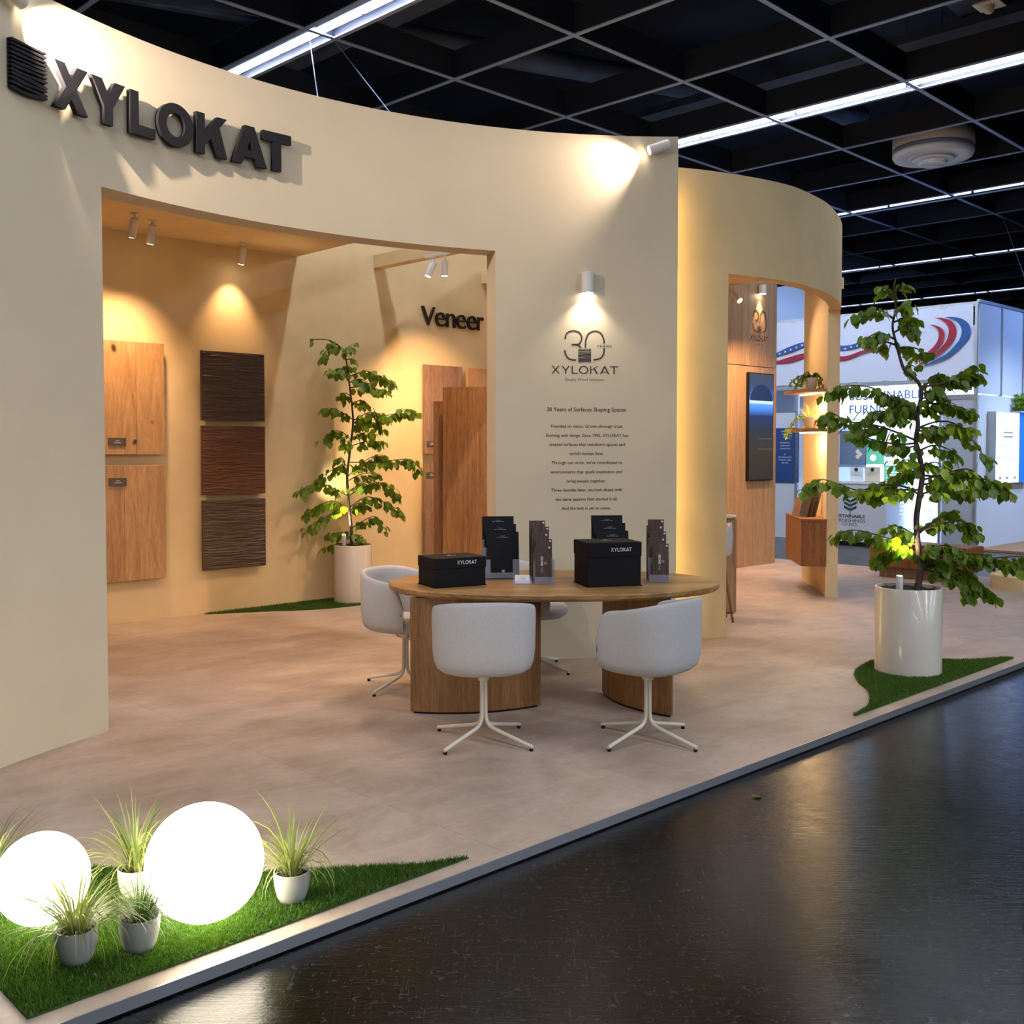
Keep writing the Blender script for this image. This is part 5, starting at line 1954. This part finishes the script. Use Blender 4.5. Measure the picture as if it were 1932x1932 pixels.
# bar table and stool at the left of the archway
t = thing('bar_table', 'tall oak bar table with rounded white top behind the archway', 'bar table', (1.975, 10.15, 0))
smooth_angle(MB().lathe([(0.19, 0.925), (0.205, 0.935), (0.205, 0.95), (0.20, 0.955)], 40).build('tabletop', M['pot_white'], t), 40)
MB().rbox(-0.19, 0.195, -0.10, 0.3, 0.01, 0.925, 0.01).build('pedestal', M['ash_clad'], t)
t = thing('bar_stool', 'white bar stool with wooden legs behind the archway post', 'bar stool', (1.875, 9.70, 0))
rings = []
for sxy, z in ((0.5, 0.60), (0.9, 0.61), (1.0, 0.64), (0.95, 0.67), (0.3, 0.68)):
    rings.append([(0.17 * sxy * math.cos(2 * pi * k / 32), 0.17 * sxy * math.sin(2 * pi * k / 32), z) for k in range(32)])
smooth_angle(MB().loft(rings).build('seat', M['fabric'], t), 50)


def sb(u, v):
    a_ = rad(-70 + 140 * u) + 0.0
    r_ = 0.165 + 0.012 * math.sin(v * pi)
    return (r_ * math.cos(a_), r_ * math.sin(a_), 0.63 + 0.28 * v * (1 - 0.25 * (2 * u - 1) ** 2))


ob = MB().grid(sb, 20, 8).build('backrest', M['fabric'], t, True)
md = ob.modifiers.new('thick', 'SOLIDIFY'); md.thickness = 0.025
for k in range(4):
    an = pi / 4 + k * pi / 2
    MB().tube([(0.10 * math.cos(an), 0.10 * math.sin(an), 0.61), (0.22 * math.cos(an), 0.22 * math.sin(an), 0.0)], [0.014, 0.011], 10).build('leg', M['oak_leg'], t, True)

# wooden bench and round plinth behind the aisle tree
t = thing('wooden_bench', 'low reddish wooden bench behind the aisle tree', 'bench', K(11.25, 2.72, 0), KROT - pi / 2)
MB().rbox(-0.62, 0.60, -0.02, 0.45, 0.13, 0.43, 0.006).build('bench_box', M['teak'], t)
MB().box(-0.52, 0.50, 0.05, 0.40, 0.0, 0.13).build('recessed_base', M['walnut'], t)
o = smooth_angle(MB().lathe([(0.42, 0.0), (0.42, 0.15), (0.41, 0.16), (0.40, 0.16), (0.39, 0.15)], 56, cap=True).build('round_plinth', M['straw']), 40)
o.location = (5.93, 11.9, 0)
tag(o, 'low round straw coloured plinth at the right edge', 'plinth')

# ================================================================== OPPOSITE STALL
SA, TB0 = 15.96, 3.925
AROT = KROT - pi / 2          # local x to the right along the stall front, y away


def onface(px, py, s, t0, z0):
    t_, z_ = onS(px, py, s)
    return (t0 - t_, z_ - z0)


# partitions of the stall: kind structure
st0 = bpy.data.objects.new('wall_stall', None); COL.objects.link(st0)
st0.location = K(SA, TB0, -0.045); st0.rotation_euler = (0, 0, AROT)
structure(st0, 'white exhibition stall across the far aisle')
# local: x = -(t - TB0), y = s - SA
MB().box(-8.0, -0.05, 2.4, 2.46, 0, 3.9).build('back_partition', M['stall_white'], st0)
MB().box(-0.57, -0.05, 0.0, 0.04, 0, 2.44).build('door_panel', M['stall_grey'], st0)
for x in (-0.60, -0.04):
    MB().box(x - 0.03, x + 0.01, -0.02, 0.05, 0, 3.95 if x > -.1 else 2.74).build('frame_post', M['alu_post'], st0)
MB().box(-0.57, -0.05, -0.01, 0.05, 2.44, 2.52).build('frame_rail', M['alu_post'], st0)
MB().box(-8.0, -0.02, -0.02, 0.06, 3.93, 4.0).build('frame_rail', M['alu_post'], st0)
MB().box(-8.0, -0.02, -0.02, 0.06, 2.72, 2.79).build('frame_rail', M['alu_post'], st0)
MB().box(-3.30, -3.24, -0.0, 0.05, 0, 2.74).build('frame_post', M['alu_post'], st0)
MB().box(-8.0, -3.24, 0.02, 0.05, 0, 2.30).build('side_panel', M['stall_white'], st0)
MB().box(-8.0, 0.0, 0.06, 2.4, -0.0, 0.02).build('stall_floor', M['stall_white'], st0)
# right hand face of the stall
sB = bpy.data.objects.new('wall_stall_side', None); COL.objects.link(sB)
sB.location = K(SA, TB0, -0.045); sB.rotation_euler = (0, 0, KROT)
structure(sB, 'white side wall of the opposite stall')
MB().box(0.0, 6.0, 0.0, 0.05, 0.02, 2.51).build('lower_panel', M['stall_white'], sB)
for q, (x0, x1) in enumerate(((0.03, 0.91), (0.95, 1.85), (1.89, 2.8), (2.84, 3.75))):
    MB().box(x0, x1, 0.015, 0.04, 2.53, 3.98).build('upper_panel', M['stall_white'], sB)
    MB().box(x1, x1 + 0.04, 0.0, 0.05, 2.51, 4.0).build('frame_post', M['alu_post'], sB)
MB().box(0.0, 6.0, 0.0, 0.05, 3.98, 4.03).build('frame_rail', M['alu_post'], sB)
MB().box(0.0, 6.0, -2.6, 0.0, -0.0, 0.03).build('stall_deck', M['shelf_wood'], sB)

# banner with flag swooshes
bz0 = 2.755
ban = thing('stall_banner', 'white fabric banner with red and blue flag swooshes', 'banner', K(SA - 0.03, TB0 + 0.05, bz0), AROT)


def wavy(u, v):
    x = -7.6 + 7.56 * u
    return (x, 0.012 * math.sin(x * 9) * (0.4 + v * .6), 1.155 * v)


MB().grid(wavy, 240, 4).build('banner_cloth', M['banner'], ban, True)


def bpx(px, py):
    return onface(px, py, SA - 0.06, TB0 + 0.05, bz0)


def swoosh(name, top, bot, mat, y=-0.03):
    P = [bpx(*p) for p in top]
    Q = [bpx(*p) for p in bot]
    a_ = catmull([(x, z, 0) for x, z in P], 8)
    b_ = catmull([(x, z, 0) for x, z in Q], 8)
    n = len(a_)
    mb = MB()
    mb.add([(p.x, y, p.y) for p in a_] + [(p.x, y, p.y) for p in b_], [(i, n + i, n + i + 1, i + 1) for i in range(n - 1)])
    return mb.build(name, mat, ban)


z4 = lambda x, y: (1440 + x * 0.25466, 560 + y * 0.25466)
swoosh('blue_swoosh', [z4(1340, 152), z4(1400, 148), z4(1470, 162), z4(1515, 195), z4(1537, 245), z4(1525, 300), z4(1490, 350), z4(1400, 430), z4(1300, 480), z4(1155, 530)],
       [z4(1340, 152), z4(1400, 165), z4(1440, 190), z4(1462, 220), z4(1470, 250), z4(1462, 295), z4(1440, 335), z4(1365, 415), z4(1280, 465), z4(1155, 530)], M['flag_blue'])
swoosh('red_swoosh', [z4(1270, 155), z4(1330, 157), z4(1385, 175), z4(1418, 210), z4(1430, 250), z4(1415, 305), z4(1380, 360), z4(1300, 430), z4(1225, 475), z4(1120, 525)],
       [z4(1270, 155), z4(1315, 170), z4(1350, 195), z4(1370, 225), z4(1374, 255), z4(1365, 305), z4(1340, 350), z4(1270, 420), z4(1205, 462), z4(1120, 525)], M['flag_red'])
swoosh('red_swoosh', [z4(1225, 205), z4(1270, 210), z4(1310, 225), z4(1335, 250), z4(1343, 285), z4(1330, 330), z4(1295, 380), z4(1240, 425), z4(1180, 458), z4(1108, 487)],
       [z4(1225, 205), z4(1262, 218), z4(1285, 235), z4(1298, 260), z4(1300, 290), z4(1288, 330), z4(1262, 368), z4(1215, 410), z4(1165, 445), z4(1108, 487)], M['flag_red'])
swoosh('blue_band', [z4(-150, 470), z4(0, 450), z4(90, 418), z4(200, 368), z4(308, 335), z4(450, 340), z4(600, 362), z4(720, 338), z4(800, 334), z4(910, 342)],
       [z4(-150, 500), z4(0, 475), z4(90, 445), z4(200, 410), z4(308, 375), z4(450, 385), z4(600, 398), z4(720, 366), z4(800, 350), z4(910, 350)], M['flag_blue'])
swoosh('red_band', [z4(-150, 500), z4(0, 495), z4(90, 478), z4(200, 445), z4(308, 418), z4(450, 425), z4(600, 440), z4(720, 402), z4(800, 382), z4(910, 372)],
       [z4(-150, 520), z4(0, 515), z4(90, 498), z4(200, 485), z4(308, 455), z4(450, 462), z4(600, 472), z4(720, 425), z4(800, 402), z4(910, 384)], M['flag_red'])
for (x, y, r) in ((122, 422, 11), (163, 408, 11), (204, 392, 11), (246, 376, 11), (288, 358, 12), (560, 384, 10), (608, 386, 11), (652, 372, 11), (696, 362, 10), (741, 351, 10), (788, 345, 8), (872, 344, 5)):
    cx, cz = bpx(*z4(x, y))
    r_ = r * 0.25466 / FPX * 18.6
    cs = [[(cx + r_ * (1 if i % 2 == 0 else .4) * math.sin(pi * i / 5), cz + r_ * (1 if i % 2 == 0 else .4) * math.cos(pi * i / 5)) for i in range(10)]]
    me = contour_mesh(cs); shift(me, 0, -0.033, 0)
    link('star', me, M['white_print'], ban)


def board_on(name, label, cat, px0, py0, px1, py1, s, mat, th=0.02, group=None, kids=()):
    t0, z1 = onS(px0, py0, s)
    t1, z0 = onS(px1, py1, s)
    t_ = thing(name, label, cat, K(s, (t0 + t1) / 2, z0), AROT, group)
    w_, h_ = abs(t0 - t1), z1 - z0
    MB().box(-w_ / 2, w_ / 2, 0, th, 0, h_).build('board', M[mat], t_)
    return t_, w_, h_


SBK = SA + 2.36
# illuminated stall sign
t, w_, h_ = board_on('light_sign', 'white illuminated sign with blue lettering at the back of the stall', 'sign', 1585, 729, 1762, 787, SBK - 0.05, 'sign_box', 0.10)
for s_, z_ in (('SUSTAINABLE', 0.56), ('FURNISHINGS', 0.16)):
    me = text_mesh(s_, width=w_ * 0.78, height=h_ * 0.25, bold=0.01); shift(me, 0, -0.004, h_ * z_); link('word_line', me, M['sign_text'], t)
# posters
t, w_, h_ = board_on('poster', 'dark blue poster with white lines of text beyond the archway', 'poster', 1455, 808, 1506, 911, SA - 0.0, 'poster_blue', 0.02)
for q, s_ in enumerate(('SUCCESSFUL', 'BUSINESS', 'NAME', '', 'BUYING YOUR', 'HARDWOODS', "SHOULDN'T BE!", '', 'AT', 'THE WALLIS GROUP', 'WE MAKE IT SIMPLE', 'AND EASY!')):
    if s_:
        me = text_mesh(s_, height=0.021, bold=0.01); shift(me, 0.01, -0.003, h_ * 0.93 - q * 0.053); link('text_line', me, M['white_print'], t)
t, w_, h_ = board_on('poster', 'dark grey photo poster beside the post at the back of the stall', 'poster', 1585, 813, 1633, 877, SBK - 0.03, 'poster_dark', 0.02)
for q in range(3):
    MB().lathe([(0.001, -0.002), (0.045, -0.001), (0.045, 0.0)], 14).build('photo_spot', M['tan'], t).matrix_local = Matrix.Translation((0.11 + 0.05 * (q % 2), -0.002, 0.16 + 0.05 * q)) @ Matrix.Rotation(pi / 2, 4, 'X')
t, w_, h_ = board_on('poster', 'green and white poster with round pictures behind the aisle tree', 'poster', 1635, 828, 1712, 915, SBK - 0.03, 'paper', 0.02)
MB().box(-w_ / 2, -w_ * 0.06, -0.003, -0.0005, h_ * .44, h_).build('green_block', M['poster_green'], t)
MB().box(-w_ * 0.06, w_ / 2, -0.003, -0.0005, 0, h_ * .42).build('green_block', M['poster_green'], t)
for (x, z, r, mt) in ((-.33, .86, .085, 'tan'), (.05, .84, .17, 'tan'), (-.33, .58, .075, 'paper'), (.02, .70, .11, 'poster_dark'), (.32, .9, .09, 'poster_green')):
    MB().prism_y([(x * w_ + r * w_ * math.cos(a_), z * h_ + r * w_ * math.sin(a_)) for a_ in np.linspace(0, 2 * pi, 21)[:-1]], -0.006, -0.003).build('picture_disc', M[mt], t)
me = text_mesh('MATTERS', width=w_ * .42); shift(me, w_ * .18, -0.007, h_ * .46); link('text_line', me, M['ink'], t)
me = text_mesh('WOOD', width=w_ * .22, bold=.02); shift(me, w_ * .10, -0.007, h_ * .33); link('text_line', me, M['white_print'], t)
for q in range(4):
    MB().box(0, w_ * .42, -0.006, -0.004, h_ * (.26 - q * .06), h_ * (.275 - q * .06)).build('text_line', M['white_print'], t)
t, w_, h_ = board_on('poster', 'white poster with faint grey lines right of the counter', 'poster', 1680, 944, 1706, 1022, SA + 0.8, 'paper', 0.02)
for q in range(9):
    MB().box(-w_ * .3, w_ * .4, -0.003, -0.001, h_ * (.9 - q * .095), h_ * (.915 - q * .095)).build('text_line', M['grey_print'], t)
for q, s_ in enumerate(('A FIRE', 'RETARDANTS')):
    me = text_mesh(s_, width=w_ * .6); shift(me, 0, -0.004, h_ * (.55 - q * .08)); link('text_line', me, M['ink_soft'], t)
t, w_, h_ = board_on('poster', 'grey poster with a cream bulb shape behind the tree trunk', 'poster', 1744, 930, 1781, 1000, SA + 1.2, 'stall_white', 0.02)
MB().prism_y([(w_ * .15 + w_ * .42 * math.sin(a_) * (1 if math.cos(a_) > -.3 else .55), h_ * .62 + h_ * .33 * math.cos(a_)) for a_ in np.linspace(0, 2 * pi, 33)[:-1]], -0.006, -0.003).build('bulb_picture', M['cream'], t)

# counter with lettering
t0_, _ = onS(1520, 910, SA - 0.45)
t1_, _ = onS(1672, 910, SA - 0.45)
cnt = thing('stall_counter', 'pale counter with dark green tree emblem and lettering', 'counter', K(SA - 0.45, (t0_ + t1_) / 2, -0.045), AROT)
cw_ = abs(t0_ - t1_)
MB().box(-cw_ / 2, cw_ / 2, 0, 0.5, 0.05, 1.04).build('counter_body', M['stall_white'], cnt)
MB().box(-cw_ / 2 - .01, cw_ / 2 + .01, -0.015, 0.51, 1.04, 1.075).build('counter_top', M['paper'], cnt)
MB().box(-cw_ / 2 + .03, cw_ / 2 - .03, 0.03, 0.47, 0.0, 0.05).build('recessed_base', M['black_plastic'], cnt)


def cpx(px, py):
    t_, z_ = onS(px, py, SA - 0.455)
    return ((t0_ + t1_) / 2 - t_, z_ + 0.045)


cxm, _ = cpx(1600, 990)
for s_, yb, xr, bd in (('SUSTAINABLE', 978, 1632, .02), ('FURNISHINGS', 986.5, 1632.5, 0), ('COUNCIL', 993, 1618.5, 0)):
    x1, z_ = cpx(xr, yb)
    x0, _ = cpx({'SUSTAINABLE': 1573, 'FURNISHINGS': 1572, 'COUNCIL': 1588}[s_], yb)
    me = text_mesh(s_, width=x1 - x0, height=0.055, bold=bd); shift(me, (x0 + x1) / 2, -0.003, z_); link('word_line', me, M['logo_green'], cnt)
lx, lz = cpx(1604, 940)
ls = cpx(1616, 940)[0] - lx
mb = MB()
for q in range(3):
    z_ = lz - q * ls * .62 - ls * .1
    for sx in (-1, 1):
        mb.add([(lx + sx * ls * .08, -0.003, z_ - ls * .55), (lx + sx * ls, -0.003, z_ - ls * .1), (lx + sx * ls, -0.003, z_ + ls * .30), (lx + sx * ls * .08, -0.003, z_ - ls * .15)], [(0, 1, 2, 3)])
mb.box(lx - ls * .05, lx + ls * .05, -0.004, -0.003, lz - ls * 2.6, lz - ls * .3)
mb.build('tree_emblem', M['logo_green'], cnt)
for q, (px0, px1, mt, lab) in enumerate(((1604, 1627, 'paper', 'white table sign on the stall counter'), (1632, 1660, 'cream', 'beige table sign on the stall counter'))):
    t, w_, h_ = board_on('table_sign', lab, 'table sign', px0, 881, px1, 909, SA - 0.30, mt, 0.01, 'signs on the stall counter')
    MB().prism_y([(.035 * math.cos(a_), h_ * .82 + .035 * math.sin(a_)) for a_ in np.linspace(0, 2 * pi, 13)[:-1]], -0.004, -0.001).build('round_mark', M['logo_green'], t)
    for k in range(3):
        MB().box(-w_ * .3, w_ * .3, -0.003, -0.001, h_ * (.6 - k * .09), h_ * (.62 - k * .09)).build('text_line', M['grey_print'], t)
    MB().box(-w_ / 2, w_ / 2, -0.04, 0.05, -0.012, 0.0).build('foot', M['tan'], t)

# stall spotlights
for q, (px, py, sz) in enumerate(((1612, 727, .05), (1672, 727, .055), (1721, 724, .06), (1776, 731, .045), (1796, 733, .045), (1808, 734, .045), (1829, 735, .045))):
    s_ = SA + 0.45 + 0.35 * (q > 2)
    t_, z_ = onS(px, py, s_)
    words = ['first', 'second', 'third', 'fourth', 'fifth', 'sixth', 'seventh']
    L = thing('stall_spotlight', 'bright stall spotlight under the banner, %s from the archway post' % words[q], 'spotlight', K(s_, t_, z_ - .02), AROT, 'spotlights of the opposite stall')
    smooth_angle(MB().lathe([(sz, 0.0), (sz, 0.10), (sz * .6, 0.12)], 16).build('lamp_body', M['white_paint'], L), 40)
    MB().lathe([(sz * .9, -0.012), (sz * .9, -0.001)], 16).build('lens', M['cool_glow'], L)
    if q in (0, 2, 4, 6):
        spot('beam', K(s_, t_, z_ - 0.06), K(SBK, t_, 0.9), 150, (0.52, 0.70, 1.0), 130, 0.8, 0.05, L)

_tf0 = onS(1545, 600, 21.5)[0]
# added cool fill spots without fixtures, tinting and brightening the opposite stall
for q, (s_, t_, sx, tx_) in enumerate(((19.5, 0.6, 17.6, 3.9), (14.0, 7.2, 15.9, 6.2), (14.2, 4.0, 15.9, 5.0))):
    spot('aisle_fill', K(s_, t_, 5.6), K(sx, tx_, 2.2), (360, 80, 70)[q], ((0.22, 0.42, 1.0), (0.42, 0.60, 1.0), (0.42, 0.60, 1.0))[q], 95, 0.9, 0.15)

spot('aisle_fill', K(18.2, _tf0 + 1.0, 5.4), K(21.5, _tf0 + 2.0, 3.6), 170, (0.36, 0.56, 1.0), 110, 0.9, 0.15)  # added fill without a fixture, brightens the far partition
spot('aisle_fill', K(17.2, 1.2, 3.4), K(17.0, 3.9, 0.9), 150, (0.66, 0.80, 1.0), 90, 0.9, 0.15)  # added fill without a fixture, for the lower stall side wall
# light box on the side wall
s0_, zt_ = onT(1880, 776, TB0 - 0.14)
s1_, zb_ = onT(1880, 913, TB0 - 0.14)
lb = thing('light_box', 'bright white illuminated poster box on the stall side wall', 'light box', K(s0_, TB0 - 0.14, zb_), KROT)
hb = zt_ - zb_
MB().box(0.0, 1.6, 0.003, 0.139, 0, hb).build('box_body', M['stall_grey'], lb)
fc = MB().box(0.01, 0.98, -0.002, 0.003, 0.01, hb - 0.01).build('light_face', M['lightbox'], lb)
MB().box(0.98, 1.59, -0.002, 0.003, 0.01, hb - 0.01).build('blue_face', M['box_blue'], lb)
me = text_mesh('evertree', width=0.50, height=0.10); shift(me, 0.50, -0.004, hb * .87); link('word_line', me, M['grey_print'], fc)
for q in range(2):
    MB().box(0.30, 0.70, -0.005, -0.003, hb * (.70 - .06 * q), hb * (.725 - .06 * q)).build('text_line', M['grey_print'], fc)
for q in range(6):
    MB().box(0.14, 0.86 - (q == 5) * .35, -0.005, -0.003, hb * (.52 - .047 * q), hb * (.53 - .047 * q)).build('text_line', M['white_print'], fc)
for x in (0.14, 0.42, 0.76):
    MB().box(x, x + 0.10, -0.005, -0.003, hb * .06, hb * .095).build('logo_mark', M['grey_print'], fc)
# clipped moss block on the light box
rs = random.Random(3)
t_, z_ = s0_ + 0.92, zt_
hd = thing('moss_box', 'green clipped plant above the light box at the right edge', 'plant', K(s0_ + 0.98, TB0 - 0.14, zt_ + 0.002), KROT)
mb = MB()
for q in range(260):
    p = Vector((rs.uniform(0, .5), rs.uniform(-.10, .10), rs.uniform(0.02, .32)))
    mtx = leaf_matrix(p, Vector((rs.uniform(-1, 1), rs.uniform(-1, 1), rs.uniform(-1, 1))), rs.uniform(-2, 2), .6)
    me = LEAVES[q % 5]
    mb.add([mtx @ v.co for v in me.vertices], [tuple(p_.vertices) for p_ in me.polygons])
fo = mb.build('foliage', M['leaf'], hd, True); fo['kind'] = 'stuff'
MB().box(-0.01, 0.51, -0.13, 0.13, -0.0, 0.03).build('tray', M['stall_grey'], hd)

# far partition seen through the archway
o = MB().box(-6.5, 0, 0, 0.06, 0, 5.6).build('wall_far', M['stall_white'])
o.location = K(21.5, 9.6, -0.045); o.rotation_euler = (0, 0, AROT)
_tf, _ = onS(1545, 600, 21.5)
o.location = K(21.5, _tf, -0.045)
structure(o, 'tall grey-blue partition far behind the stall')
o = MB().box(-30, 20, 0, 0.1, 0, 8.2).build('wall_hall', M['void'])
o.location = K(45.5, 5, -0.045); o.rotation_euler = (0, 0, AROT)
structure(o)
